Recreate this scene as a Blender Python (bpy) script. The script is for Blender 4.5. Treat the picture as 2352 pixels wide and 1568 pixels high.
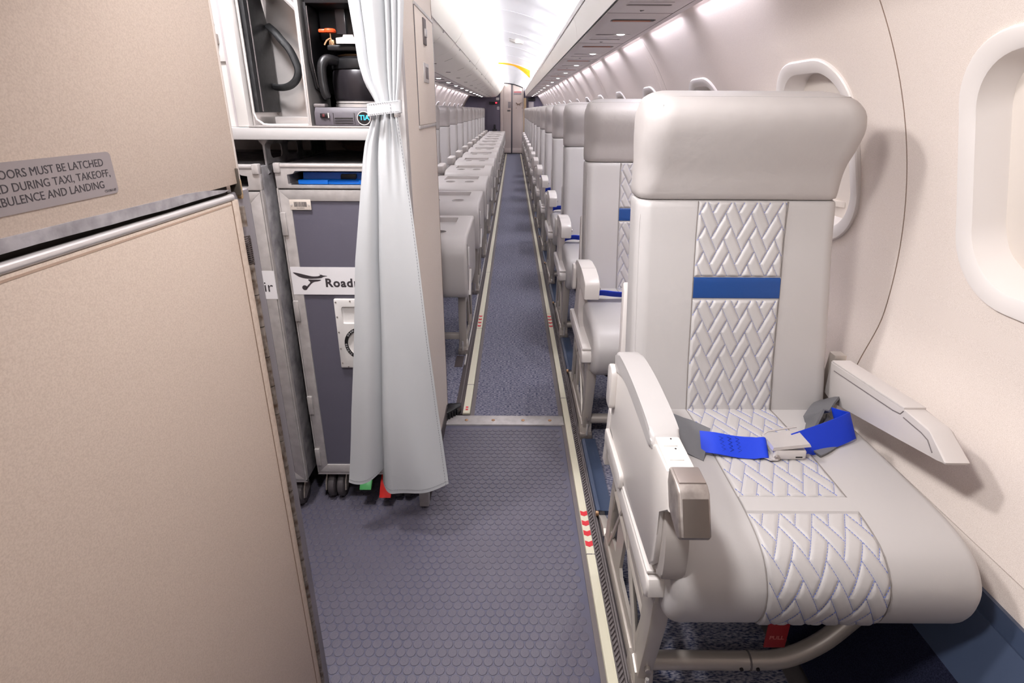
import bpy, bmesh, math, random
import numpy as np
from mathutils import Vector, Matrix

for o in list(bpy.data.objects):
    bpy.data.objects.remove(o)
random.seed(7)
sc = bpy.context.scene
C = sc.collection
rad = math.radians

# ------------------------------------------------------------------ camera
EYE = 1.159
FPX = 1219.0
cd = bpy.data.cameras.new('camera')
cam = bpy.data.objects.new('camera', cd)
C.objects.link(cam)
cd.sensor_fit = 'HORIZONTAL'
cd.sensor_width = 36.0
cd.lens = FPX * 36.0 / 2352.0
cd.shift_y = -81.0 / 2352.0
cd.clip_start = 0.02
cd.clip_end = 100
PITCH = math.atan2(451.0, FPX)
cam.matrix_world = (Matrix.Translation((0, 0, EYE)) @ Matrix.Rotation(math.pi / 2 - PITCH, 4, 'X')
                    @ Matrix.Rotation(rad(0.3), 4, 'Z'))
sc.camera = cam

# ------------------------------------------------------------------ world, exposure
w = bpy.data.worlds.new('world')
sc.world = w
w.use_nodes = True
w.node_tree.nodes['Background'].inputs[0].default_value = (0.9, 0.92, 1.0, 1)
w.node_tree.nodes['Background'].inputs[1].default_value = 0.0
vs = sc.view_settings
vs.view_transform = 'Standard'
vs.look = 'None'
vs.gamma = 1.0
vs.use_curve_mapping = False
vs.exposure = 0.14

# light path lengths: plain interior, no glass
sc.cycles.max_bounces = 4
sc.cycles.diffuse_bounces = 3
sc.cycles.glossy_bounces = 2
sc.cycles.transmission_bounces = 2
sc.cycles.caustics_reflective = False
sc.cycles.caustics_refractive = False
sc.cycles.use_adaptive_sampling = True
sc.cycles.adaptive_threshold = 0.05
sc.cycles.adaptive_min_samples = 16

# ------------------------------------------------------------------ lights
COVE_W = 3.2        # ceiling cove tubes and added fill row, watt per segment
WASH_W = 2.2       # side wall wash tubes
READ_W = 1.3        # reading lights over the seats
KEY_W = 9.8         # unseen key light, in an added vestibule dome lamp


def area(name, loc, rot, sx, sy, watt, col, shape='RECTANGLE', spread=180):
    l = bpy.data.lights.new(name, 'AREA')
    l.shape = shape
    l.size = sx
    if shape in ('RECTANGLE', 'ELLIPSE'):
        l.size_y = sy
    l.energy = watt
    l.color = col
    l.spread = rad(spread)
    o = bpy.data.objects.new(name, l)
    C.objects.link(o)
    o.location = loc
    o.rotation_euler = rot
    return o


def aim(name, loc, target, sx, sy, watt, col, shape='RECTANGLE', spread=180):
    o = area(name, loc, (0, 0, 0), sx, sy, watt, col, shape, spread)
    d = Vector(target) - Vector(loc)
    o.rotation_euler = d.to_track_quat('-Z', 'Y').to_euler()
    return o


COOL = (0.84, 0.85, 1.0)
WARM = (1.0, 0.985, 0.995)
LED_PITCH = 0.555
for i in range(26):
    y = 1.0 + LED_PITCH * (i + 0.5)
    area('cove_and_fill_tube', (0.402, y, 1.603), (0, rad(140), 0), 0.02, 0.36, COVE_W, (0.96, 0.97, 1.0))
    area('cove_and_fill_tube', (0.356, y, 1.6505), (0, rad(92), 0), 0.010, 0.50, COVE_W * 0.46, (0.97, 0.975, 1.0), spread=70)  # added row aimed across the aisle to brighten the left bins
for i in range(13):
    y = 1.9 + 1.04 * (i + 0.5)
    area('cove_and_fill_tube', (-0.33, y, 1.778), (0, rad(215), 0), 0.03, 1.0, COVE_W * 1.4, (0.97, 0.975, 1.0))
for i in range(20):
    y = 1.58 + 0.68 * (i + 0.5)
    area('wash_tube', (0.632, y, 1.512), (0, rad(12), 0), 0.016, 0.50, WASH_W, COOL)
for i in range(19):
    y = 2.1 + 0.67 * (i + 0.5)
    area('wash_tube', (-1.132, y, 1.512), (0, rad(-12), 0), 0.016, 0.50, WASH_W, COOL)
# lit reading lights in the service panels
for i in range(15):
    area('reading_lamp', (0.505, 1.858 + 0.93 * i, 1.4885), (0, 0, 0), 0.034, 0.034, READ_W, (0.98, 0.97, 1.0), 'DISK', spread=110)
for i in range(12):
    area('reading_lamp', (-0.80, 4.33 + 0.93 * i, 1.4635), (0, rad(4), 0), 0.044, 0.044, READ_W, (0.98, 0.97, 1.0), 'DISK', spread=110)
# unseen key light and added fill light (fixtures are built further down), galley work light
aim('unseen_light', (-0.10, 0.45, 1.515), (0.62, 1.0, 0.70), 0.15, 0.15, KEY_W, WARM, 'DISK')  # unseen key light; stands in for a hand-held light near the viewer
aim('unseen_light', (0.02, -0.55, 1.52), (0.1, 0.2, 0.3), 0.30, 0.30, 3.0, WARM, 'DISK')  # added fill light, unseen behind the viewer
aim('galley_dome_light', (-0.55, 1.0, 1.76), (0.3, 1.0, 0.55), 0.16, 0.16, 11.5, WARM, 'DISK')
area('galley_light', (-0.52, 1.30, 1.74), (rad(8), 0, 0), 0.45, 0.04, 2.5, (1.0, 0.98, 1.0))


# ------------------------------------------------------------------ materials
def lin(c):
    return tuple((x / 255 / 12.92) if x / 255 <= 0.04045 else ((x / 255 + 0.055) / 1.055) ** 2.4 for x in c) + (1,)


def M(name, rgb, rough=0.5, metal=0.0, spk=None, bump=None, emit=None, spec=None, coat=0, sheen=0, stretch=None):
    m = bpy.data.materials.new(name)
    m.use_nodes = True
    nt = m.node_tree
    b = nt.nodes['Principled BSDF']
    b.inputs['Base Color'].default_value = lin(rgb)
    b.inputs['Roughness'].default_value = rough
    b.inputs['Metallic'].default_value = metal
    if spec is not None:
        b.inputs['Specular IOR Level'].default_value = spec
    if coat:
        b.inputs['Coat Weight'].default_value = coat
        b.inputs['Coat Roughness'].default_value = 0.25
    if sheen:
        b.inputs['Sheen Weight'].default_value = sheen
    vec = None
    if spk or bump:
        tc = nt.nodes.new('ShaderNodeTexCoord')
        mp = nt.nodes.new('ShaderNodeMapping')
        nt.links.new(tc.outputs['Object'], mp.inputs['Vector'])
        if stretch:
            mp.inputs['Scale'].default_value = stretch
        vec = mp.outputs['Vector']
    if spk:
        scale, rgb2, lo, hi = spk[:4]
        n = nt.nodes.new('ShaderNodeTexNoise')
        n.inputs['Scale'].default_value = scale
        n.inputs['Detail'].default_value = spk[4] if len(spk) > 4 else 3
        nt.links.new(vec, n.inputs['Vector'])
        r = nt.nodes.new('ShaderNodeValToRGB')
        r.color_ramp.elements[0].position = lo
        r.color_ramp.elements[1].position = hi
        r.color_ramp.elements[0].color = lin(rgb2)
        r.color_ramp.elements[1].color = lin(rgb)
        nt.links.new(n.outputs['Fac'], r.inputs['Fac'])
        nt.links.new(r.outputs['Color'], b.inputs['Base Color'])
    if bump:
        scale, st, dist = bump
        n = nt.nodes.new('ShaderNodeTexNoise')
        n.inputs['Scale'].default_value = scale
        n.inputs['Detail'].default_value = 3
        nt.links.new(vec, n.inputs['Vector'])
        bp = nt.nodes.new('ShaderNodeBump')
        bp.inputs['Strength'].default_value = st
        bp.inputs['Distance'].default_value = dist
        nt.links.new(n.outputs['Fac'], bp.inputs['Height'])
        nt.links.new(bp.outputs['Normal'], b.inputs['Normal'])
    if emit:
        b.inputs['Emission Color'].default_value = lin(emit[0])
        b.inputs['Emission Strength'].default_value = emit[1]
    return m


LEATHER = M('leather', (188, 183, 181), 0.42, bump=(700, 0.12, 0.0006))
HEADL = M('headrest_leather', (186, 179, 176), 0.6, bump=(22, 0.25, 0.008))
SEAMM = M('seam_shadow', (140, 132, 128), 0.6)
BLUEV = M('blue_vinyl', (18, 66, 132), 0.4)
STITCH = M('blue_thread', (104, 122, 196), 0.6)
THREAD = M('grey_thread', (122, 122, 126), 0.6)
BELT = M('blue_webbing', (0, 54, 200), 0.65, bump=(900, 0.2, 0.0005))
SLEEVE = M('grey_belt_sleeve', (104, 103, 106), 0.5, bump=(120, 0.2, 0.001))
CHROME = M('brushed_buckle', (222, 216, 213), 0.3, 0.3)
STEEL = M('worn_steel_cap', (178, 168, 162), 0.36, 0.5, spk=(60, (152, 142, 136), 0.35, 0.7))
PLASTIC = M('cream_plastic', (220, 213, 208), 0.35)
ARMP = M('grey_arm_plastic', (208, 200, 196), 0.42)
LEGM = M('painted_leg_metal', (190, 181, 172), 0.38, 0.35)
ALU = M('aluminium', (200, 194, 192), 0.35, 0.25, spk=(40, (180, 174, 172), 0.3, 0.7))
ALUD = M('scuffed_aluminium', (172, 168, 170), 0.42, 0.3, spk=(30, (120, 117, 120), 0.3, 0.65))
BEIGE = M('beige_laminate', (203, 185, 170), 0.5, spk=(640, (188, 169, 154), 0.32, 0.64), bump=(420, 0.06, 0.0004))
WALLM = M('speckled_sidewall', (236, 223, 214), 0.5, spk=(1000, (214, 199, 188), 0.34, 0.58), bump=(1000, 0.05, 0.0004))
WHITEP = M('white_panel', (226, 221, 218), 0.38)
BEZEL = M('window_bezel', (231, 223, 218), 0.38)
SHADE = M('window_shade', (224, 213, 203), 0.45)
BINM = M('bin_cream', (246, 240, 231), 0.33)
CEILM = M('ceiling_white', (246, 244, 248), 0.45)
PSUM = M('service_panel_grey', (196, 187, 186), 0.45)
DARK = M('dark_slot', (38, 33, 33), 0.6)
ORANGE_GL = M('orange_slot_reflection', (205, 120, 84), 0.5)  # orange reflection in the service panel slots, put in as colour
BLACK = M('black_plastic', (26, 25, 27), 0.35)
BLACKM = M('black_matte', (38, 38, 40), 0.6, spk=(90, (24, 24, 26), 0.4, 0.7))
RUBBER = M('navy_rubber', (98, 95, 109), 0.34, spk=(6, (84, 84, 104), 0.35, 0.7), bump=(500, 0.05, 0.0004))
DOTM = M('rubber_stud', (106, 101, 110), 0.38, spk=(900, (84, 80, 96), 0.4, 0.6), bump=(800, 0.25, 0.0006))
CARPET = M('blue_grey_carpet', (152, 149, 160), 0.95, spk=(300, (48, 56, 86), 0.36, 0.62, 5), bump=(300, 0.5, 0.003),
           stretch=(0.35, 1.0, 1.0), spec=0.1)
NAVYC = M('dark_wall_carpet', (40, 42, 62), 0.95, spk=(500, (22, 24, 40), 0.35, 0.65), spec=0.1)
KICK = M('blue_grey_kick', (62, 74, 98), 0.42)
GLOW = M('luminous_strip', (226, 219, 196), 0.32)
GREYS = M('grey_sealant', (112, 104, 104), 0.7)
RAILM = M('dark_rail', (74, 64, 64), 0.55)
RED = M('red_print', (214, 40, 52), 0.5)
REDP = M('red_plastic', (190, 22, 16), 0.35)
ORANGE = M('orange_plastic', (238, 84, 40), 0.35)
GREENP = M('green_plastic', (70, 160, 88), 0.35)
BLUEP = M('blue_tray', (0, 112, 220), 0.35)
CARTM = M('cart_grey_panel', (98, 95, 108), 0.42, bump=(300, 0.08, 0.0005))
STICK = M('white_sticker', (236, 232, 234), 0.35)
INK = M('dark_ink', (62, 56, 60), 0.5)
PLAC = M('grey_placard', (152, 142, 142), 0.4, 0.2)
CURT = M('curtain_vinyl', (202, 203, 205), 0.42, bump=(600, 0.12, 0.0008))
BULK = M('purple_grey_bulkhead', (112, 104, 122), 0.6)
DOORM = M('cream_door', (226, 210, 202), 0.4)
TYRE = M('caster_rubber', (76, 70, 72), 0.6)
CYAN = M('cyan_print', (70, 190, 225), 0.4)
BRASS = M('brass_bolt', (176, 138, 104), 0.35, 0.8)
RUST = M('brown_sealant', (128, 104, 88), 0.8)
GLASSL = M('lamp_lens', (255, 250, 245), 0.3, emit=((255, 246, 238), 3.0))
READL = M('reading_lens', (255, 255, 255), 0.3, emit=((255, 252, 250), 9.0))
REDLED = M('red_led', (255, 40, 50), 0.4, emit=((255, 40, 60), 4.0))
AMBER = M('amber_panel', (250, 168, 20), 0.45, emit=((255, 160, 10), 0.25))
STEELW = M('polished_steel', (222, 216, 214), 0.24, 0.55)
POTM = M('dark_pot', (44, 40, 44), 0.28, 0.3)


# ------------------------------------------------------------------ geometry helpers
class G:
    def __init__(s):
        s.v, s.f = [], []

    def add(s, v, f):
        n = len(s.v)
        s.v += [tuple(p) for p in v]
        s.f += [tuple(i + n for i in q) for q in f]
        return s

    def bm(s, b):
        b.verts.index_update()
        return s.add([v.co[:] for v in b.verts], [[v.index for v in q.verts] for q in b.faces])

    def box(s, x0, x1, y0, y1, z0, z1, b=0, seg=2):
        v = [(x, y, z) for x in (x0, x1) for y in (y0, y1) for z in (z0, z1)]
        f = [(0, 1, 3, 2), (4, 6, 7, 5), (0, 4, 5, 1), (2, 3, 7, 6), (0, 2, 6, 4), (1, 5, 7, 3)]
        if not b:
            return s.add(v, f)
        m = bmesh.new()
        vs_ = [m.verts.new(p) for p in v]
        for q in f:
            m.faces.new([vs_[i] for i in q])
        bmesh.ops.bevel(m, geom=m.edges[:], offset=b, segments=seg, affect='EDGES', profile=0.5)
        s.bm(m)
        m.free()
        return s

    def prism(s, poly, ax, a0, a1, b=0, seg=2):
        def P(p, a):
            return (a, p[0], p[1]) if ax == 'x' else (p[0], a, p[1]) if ax == 'y' else (p[0], p[1], a)
        n = len(poly)
        v = [P(p, a0) for p in poly] + [P(p, a1) for p in poly]
        f = [tuple(range(n)), tuple(range(2 * n - 1, n - 1, -1))] + [(i, (i + 1) % n, n + (i + 1) % n, n + i) for i in range(n)]
        if not b:
            return s.add(v, f)
        m = bmesh.new()
        vs_ = [m.verts.new(p) for p in v]
        for q in f:
            m.faces.new([vs_[i] for i in q])
        caps = set(m.faces[:2]) if False else None
        m.faces.ensure_lookup_table()
        ed = set(m.faces[0].edges) | set(m.faces[1].edges)
        bmesh.ops.bevel(m, geom=list(ed), offset=b, segments=seg, affect='EDGES', profile=0.5)
        s.bm(m)
        m.free()
        return s

    def loft(s, rings, cap0=True, cap1=True, closed=True):
        n = len(rings[0])
        v = [p for r in rings for p in r]
        f = []
        for k in range(len(rings) - 1):
            for i in range(n if closed else n - 1):
                j = (i + 1) % n
                f.append((k * n + i, k * n + j, (k + 1) * n + j, (k + 1) * n + i))
        if cap0:
            f.append(tuple(range(n - 1, -1, -1)))
        if cap1:
            f.append(tuple((len(rings) - 1) * n + i for i in range(n)))
        return s.add(v, f)

    def cyl(s, p0, p1, r, n=16, r2=None):
        p0, p1 = Vector(p0), Vector(p1)
        d = (p1 - p0).normalized()
        a = d.orthogonal().normalized()
        c = d.cross(a)
        r2 = r if r2 is None else r2
        R = [[tuple(p + (a * math.cos(t) + c * math.sin(t)) * q) for t in [2 * math.pi * i / n for i in range(n)]]
             for p, q in ((p0, r), (p1, r2))]
        return s.loft(R)

    def tube(s, pts, r, n=10, flat=1.0):
        pts = [Vector(p) for p in pts]
        rings = []
        up = None
        for i, p in enumerate(pts):
            t = (pts[min(i + 1, len(pts) - 1)] - pts[max(i - 1, 0)]).normalized()
            if up is None:
                up = t.orthogonal().normalized()
            up = (up - t * up.dot(t)).normalized()
            sd = t.cross(up)
            rr = r[i] if isinstance(r, (list, tuple)) else r
            rings.append([tuple(p + up * rr * math.cos(a) + sd * rr * flat * math.sin(a))
                          for a in [2 * math.pi * k / n for k in range(n)]])
        return s.loft(rings)

    def ribbon(s, pts, wid, th):
        # pts: centre line, wid: half-width vectors
        pts = [Vector(p) for p in pts]
        wid = [Vector(q) for q in wid]
        rings = []
        for i, p in enumerate(pts):
            t = (pts[min(i + 1, len(pts) - 1)] - pts[max(i - 1, 0)]).normalized()
            nrm = wid[i].cross(t).normalized() * th / 2
            rings.append([tuple(p - wid[i] - nrm), tuple(p + wid[i] - nrm), tuple(p + wid[i] + nrm), tuple(p - wid[i] + nrm)])
        return s.loft(rings)

    def grid(s, rows, flip=False):
        n = len(rows[0])
        v = [p for r in rows for p in r]
        f = [(k * n + i, k * n + i + 1, (k + 1) * n + i + 1, (k + 1) * n + i) for k in range(len(rows) - 1) for i in range(n - 1)]
        return s.add(v, f)

    def lathe(s, prof, c, n=24):
        rings = [[(c[0] + r * math.cos(2 * math.pi * i / n), c[1] + r * math.sin(2 * math.pi * i / n), c[2] + z) for i in range(n)] for r, z in prof]
        return s.loft(rings)

    def shift(s, d):
        s.v = [(p[0] + d[0], p[1] + d[1], p[2] + d[2]) for p in s.v]
        return s

    def mirror(s, c):
        s.v = [(c - p[0], p[1], p[2]) for p in s.v]
        return s


def smooth_path(pts, n=8, closed=False):
    P = [Vector(p) for p in pts]
    out = []
    m = len(P)
    rng = range(m if closed else m - 1)
    for i in rng:
        if closed:
            a, b, c, d = P[(i - 1) % m], P[i], P[(i + 1) % m], P[(i + 2) % m]
        else:
            a, b, c, d = P[max(i - 1, 0)], P[i], P[i + 1], P[min(i + 2, m - 1)]
        for k in range(n):
            t = k / n
            out.append(0.5 * ((2 * b) + (c - a) * t + (2 * a - 5 * b + 4 * c - d) * t * t + (3 * b - a - 3 * c + d) * t ** 3))
    if not closed:
        out.append(P[-1])
    return [tuple(p) for p in out]


def rrect(x0, x1, y0, y1, r, k=5):
    r = min(r, (x1 - x0) / 2 - 1e-4, (y1 - y0) / 2 - 1e-4)
    out = []
    for cx, cy, a0 in ((x1 - r, y1 - r, 0), (x0 + r, y1 - r, 90), (x0 + r, y0 + r, 180), (x1 - r, y0 + r, 270)):
        for i in range(k + 1):
            a = rad(a0 + 90 * i / k)
            out.append((cx + r * math.cos(a), cy + r * math.sin(a)))
    return out


ROOT = {}


def to_mesh(name, g, mat, off=(0, 0, 0), ang=38, recalc=True):
    me = bpy.data.meshes.new(name)
    me.from_pydata([(p[0] - off[0], p[1] - off[1], p[2] - off[2]) for p in g.v], [], g.f)
    if recalc:
        b = bmesh.new()
        b.from_mesh(me)
        bmesh.ops.recalc_face_normals(b, faces=b.faces[:])
        b.to_mesh(me)
        b.free()
    me.materials.append(mat)
    me.shade_smooth()
    me.set_sharp_from_angle(angle=rad(ang))
    return me


def root_loc(o):
    while o.parent:
        o = o.parent
    return tuple(o.location)


def part(name, g, mat, parent, label=None, ang=38, kind=None):
    me = to_mesh(name, g, mat, root_loc(parent), ang)
    o = bpy.data.objects.new(name, me)
    C.objects.link(o)
    o.parent = parent
    if label:
        o['label'] = label
    if kind:
        o['kind'] = kind
    return o


def tag(o, label, cat, group=None):
    o['label'] = label
    o['category'] = cat
    if group:
        o['group'] = group
    return o


def thing(name, loc, label, cat, group=None):
    o = bpy.data.objects.new(name, None)
    o.empty_display_size = 0.05
    C.objects.link(o)
    o.location = loc
    return tag(o, label, cat, group)


def single(name, g, mat, label, cat, group=None, ang=38):
    a = np.array(g.v)
    lo, hi = a.min(0), a.max(0)
    loc = ((lo[0] + hi[0]) / 2, (lo[1] + hi[1]) / 2, lo[2])
    o = bpy.data.objects.new(name, to_mesh(name, g, mat, loc, ang))
    o.location = loc
    C.objects.link(o)
    return tag(o, label, cat, group)


def struct(name, g, mat, parent=None, ang=38):
    if parent:
        return part(name, g, mat, parent, ang=ang)
    o = bpy.data.objects.new(name, to_mesh(name, g, mat, (0, 0, 0), ang))
    C.objects.link(o)
    o['kind'] = 'structure'
    return o


def copy_tree(o, parent=None):
    c = o.copy()
    C.objects.link(c)
    c.parent = parent
    for ch in list(o.children):
        copy_tree(ch, c)
    return c


def share(src, name, parent, loc):
    o = bpy.data.objects.new(name, src.data if hasattr(src, 'data') else src)
    C.objects.link(o)
    o.parent = parent
    o.location = loc
    return o


def cut(g, cutters):
    """boolean difference, returned as plain geometry"""
    def tmp(x):
        me = bpy.data.meshes.new('tmp')
        me.from_pydata(x.v, [], x.f)
        b = bmesh.new()
        b.from_mesh(me)
        bmesh.ops.recalc_face_normals(b, faces=b.faces[:])
        b.to_mesh(me)
        b.free()
        o = bpy.data.objects.new('tmp', me)
        C.objects.link(o)
        return o
    base = tmp(g)
    cs = [tmp(x) for x in cutters]
    for c in cs:
        md = base.modifiers.new('b', 'BOOLEAN')
        md.operation = 'DIFFERENCE'
        md.object = c
        md.solver = 'EXACT'
    dg = bpy.context.evaluated_depsgraph_get()
    dg.update()
    me = bpy.data.meshes.new_from_object(base.evaluated_get(dg))
    out = G()
    out.add([v.co[:] for v in me.vertices], [tuple(p.vertices) for p in me.polygons])
    for o in [base] + cs:
        m = o.data
        bpy.data.objects.remove(o)
        bpy.data.meshes.remove(m)
    bpy.data.meshes.remove(me)
    return out


def text_g(txt, size, place, align='LEFT', ext=0.0002, space=1.0, bold=0.0):
    """flat lettering; place(u, v, w) -> world point"""
    cu = bpy.data.curves.new('t', 'FONT')
    cu.body = txt
    cu.size = size
    cu.align_x = align
    cu.extrude = ext
    cu.offset = bold
    cu.space_character = space
    cu.resolution_u = 3
    o = bpy.data.objects.new('t', cu)
    C.objects.link(o)
    dg = bpy.context.evaluated_depsgraph_get()
    dg.update()
    me = bpy.data.meshes.new_from_object(o.evaluated_get(dg))
    g = G()
    g.add([place(*v.co) for v in me.vertices], [tuple(p.vertices) for p in me.polygons])
    bpy.data.objects.remove(o)
    bpy.data.curves.remove(cu)
    bpy.data.meshes.remove(me)
    return g


# ================================================================== SETTING
CXC, CZC, RW = -0.25, 0.745, 1.185        # fuselage lining circle
Y0, Y1 = -1.25, 15.40                      # front wall, rear bulkhead
RB = math.sqrt(RW * RW)


def wall(y, s, wd=0.0, side=1):
    """s = height angle (rad) above the lining centre, wd = inward offset"""
    r = RW - wd
    return (CXC + side * r * math.cos(s), y, CZC + r * math.sin(s))


def bulge(s):
    z = CZC + RW * math.sin(s)
    t = min(1, max(0, (0.69 - z) / 0.16))
    return 0.018 * t * t * (3 - 2 * t)


def sz(z):
    return math.asin((z - CZC) / RW)


# floor slab
g = G().box(-1.25, 0.80, Y0, Y1, -0.06, -0.012)
floor = struct('floor', g, GREYS)
rub = part('rubber_sheet', G().box(-1.2, 0.200, Y0, 1.785, -0.012, 0.0), RUBBER, floor, 'navy studded rubber floor sheet')
part('aisle_carpet', G().box(-0.150, 0.190, 1.85, Y1, -0.012, 0.003), CARPET, floor, 'blue grey aisle carpet runner')
part('carpet_edge', G().box(-0.166, -0.150, 1.85, Y1, -0.012, 0.0035), GREYS, floor)
part('carpet_edge', G().box(0.190, 0.207, 1.85, Y1, -0.012, 0.0035), GREYS, floor)
part('carpet_edge', G().box(0.196, 0.2085, Y0, 1.785, -0.012, 0.0035), GREYS, floor)
part('seat_carpet', G().box(0.268, 0.60, Y0, Y1, -0.012, 0.004), CARPET, floor)
part('seat_carpet', G().box(-1.12, -0.232, 1.84, Y1, -0.012, 0.004), CARPET, floor)

# rubber studs
PD, RD = 0.0235, 0.0109
st = G()
n = 16
st.loft([[(r * math.cos(2 * math.pi * i / n), r * math.sin(2 * math.pi * i / n), z) for i in range(n)]
         for r, z in ((RD, 0), (RD * 0.985, 0.0009), (RD * 0.92, 0.0013))], cap0=False)
stud_me = to_mesh('rubber_stud', st, DOTM, ang=24)
pos = []
row = 0
y = 0.35
while y < 1.77:
    x = -0.66 + (PD / 2 if row % 2 else 0)
    while x < 0.184:
        if not (y > 1.30 and x < -0.27 and y > 1.62):
            pos.append((x, y))
        x += PD
    y += PD * 0.866
    row += 1


def proj(x, y, z):
    h = EYE - z
    D = y * math.cos(PITCH) + h * math.sin(PITCH)
    return (1176 + FPX * x / D, 703 + FPX * (h * math.cos(PITCH) - y * math.sin(PITCH)) / D)


def in_view(x, y):
    u, v = proj(x, y, 0)
    return v < 1580 and u > 690 + (v - 1150) * 0.13


vis = sorted([p for p in pos if in_view(*p)], key=lambda p: p[1])
near = vis[:300]
nearset = set(near)
for p in near:
    share(stud_me, 'rubber_stud', rub, (p[0], p[1], 0.0))
far = G()
for p in pos:
    if p not in nearset:
        far.add([(v.co[0] + p[0], v.co[1] + p[1], v.co[2]) for v in stud_me.vertices], [tuple(q.vertices) for q in stud_me.polygons])
part('rubber_stud_field', far, DOTM, rub, kind='stuff', ang=24)

# path strips, rails, threshold
trim = struct('trim_1', G().prism([(0.2085, 0.0), (0.2105, 0.008), (0.2325, 0.008), (0.234, 0.0)], 'y', Y0, Y1), GLOW)
trim['label'] = 'cream luminous floor path strip on the single seat side'
for y in (1.138, 1.985, 2.98, 3.85, 9.1):
    part('strip_joint', G().box(0.2095, 0.2335, y, y + 0.003, 0.0, 0.0084), GREYS, trim)
part('strip_ridge', G().box(0.2270, 0.2285, Y0, Y1, 0.0, 0.0087), GLOW, trim)


def chevrons(y0, xs0, xs1, par, num=4, pitch=0.034, hgt=0.017, z=0.0082):
    for k in range(num):
        yy = y0 + k * pitch
        xm = (xs0 + xs1) / 2
        d = (xs1 - xs0) / 2
        poly = [(xs0, yy + hgt), (xs0, yy), (xm, yy - d * 0.5), (xs1, yy), (xs1, yy + hgt), (xm, yy + hgt - d * 0.5)]
        poly = [(a, 2 * yy - b + hgt * 0) if False else (a, b) for a, b in poly]
        part('red_chevron', G().prism(poly, 'z', z - 0.002, z + 0.0008), RED, par)


chevrons(1.170, 0.2115, 0.2320, trim, pitch=0.040, hgt=0.018)
chevrons(2.78, 0.2115, 0.2320, trim, pitch=0.05, hgt=0.018)
triml = struct('trim_2', G().prism([(-0.1985, 0.0), (-0.197, 0.008), (-0.169, 0.008), (-0.167, 0.0)], 'y', 1.865, Y1), GLOW)
triml['label'] = 'cream luminous floor path strip on the table side'
for y in (2.10, 2.75, 3.85, 9.1):
    part('strip_joint', G().box(-0.1984, -0.1672, y, y + 0.003, 0.0, 0.0084), GREYS, triml)
chevrons(2.78, -0.1945, -0.176, triml, pitch=0.05, hgt=0.018)
for k in range(2):
    part('red_chevron', G().box(-0.188, -0.178, 1.885 + 0.018 * k, 1.896 + 0.018 * k, 0.006, 0.0083), RED, triml)
rail = struct('trim_3', G().box(0.2335, 0.262, Y0, Y1, -0.012, 0.003), RAILM)
rail['label'] = 'dark serrated rubber rail beside the seat legs'
rt = G()
y = 0.3
while y < 4.2:
    rt.prism([(0.2365, y), (0.2375, y), (0.2475, y + 0.013), (0.2475, y + 0.018), (0.2465, y + 0.018), (0.2365, y + 0.006)], 'z', 0.002, 0.0062)
    y += 0.0125
part('rail_rib', rt, GREYS, rail, kind='stuff')
part('rail_lip', G().box(0.249, 0.253, Y0, Y1, 0.0, 0.007), GREYS, rail)
part('rail_lip', G().box(0.2335, 0.2358, Y0, Y1, 0.0, 0.007), GREYS, rail)
part('seat_track', G().box(0.2545, 0.2605, Y0, Y1, 0.0, 0.008, 0.002), GREYS, rail)
railb = struct('trim_4', G().box(-0.232, -0.1985, 1.865, Y1, -0.012, 0.003), RAILM)
railb['label'] = 'dark rubber rail beside the folded seats'
part('rail_lip', G().box(-0.215, -0.211, 1.865, Y1, 0.0, 0.006), GREYS, railb)
part('seat_track', G().box(-0.230, -0.222, 2.3, Y1, 0.0, 0.010, 0.002), ALU, railb)
part('track_well', G().box(-0.275, -0.236, 2.28, 2.40, 0.0, 0.0055), RAILM, railb)
th = struct('trim_5', G().box(-0.262, 0.206, 1.785, 1.85, -0.012, 0.006, 0.002), ALU)
th['label'] = 'scuffed metal threshold plate between rubber and carpet'
for x in (-0.178, -0.072, 0.046, 0.152):
    part('rivet', G().lathe([(0.0075, 0.004), (0.0068, 0.0074), (0.003, 0.0086)], (x, 1.815, 0), 12), BRASS, th)

# ------------------------------------------------------------------ side walls
PANEL_Y = [(-1.25, 1.243), (1.247, 3.048)] + [(3.052 + 1.86 * k, 4.908 + 1.86 * k) for k in range(7)]
WIN_R = [-0.02, 0.88, 1.62, 2.50] + [3.43 + 0.93 * k for k in range(13)]
WIN_R = [y for y in WIN_R if y < 15.0]
S_LO, S_HI = sz(0.40), sz(1.58)
WZ0, WZ1 = 0.80, 1.292
WS0, WS1 = sz(WZ0), sz(WZ1)
WSM = (WS0 + WS1) / 2
WHH = (WS1 - WS0) / 2 * RW       # half height along the arc
WHW = 0.205


def win_ring(yc, inset, wd, r, side):
    pts = rrect(-WHW + inset, WHW - inset, -WHH + inset, WHH - inset, r, 12)
    return [wall(yc + a, WSM + b / RW, wd, side) for a, b in pts]


def wall_panel(y0, y1, wins, side):
    rows = []
    NS = 56
    inner = [wall(0, S_LO + (S_HI - S_LO) * i / NS, bulge(S_LO + (S_HI - S_LO) * i / NS), side) for i in range(NS + 1)]
    outer = [wall(0, S_LO + (S_HI - S_LO) * i / NS, -0.006, side) for i in range(NS + 1)]
    prof = [(p[0], p[2]) for p in inner] + [(p[0], p[2]) for p in reversed(outer)]
    g = G().prism(prof, 'y', y0, y1)
    cs = []
    for yc in wins:
        cs.append(G().loft([win_ring(yc, 0.03, wd, 0.11, side) for wd in (-0.10, 0.08)]))
    return cut(g, cs) if cs else g


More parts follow.
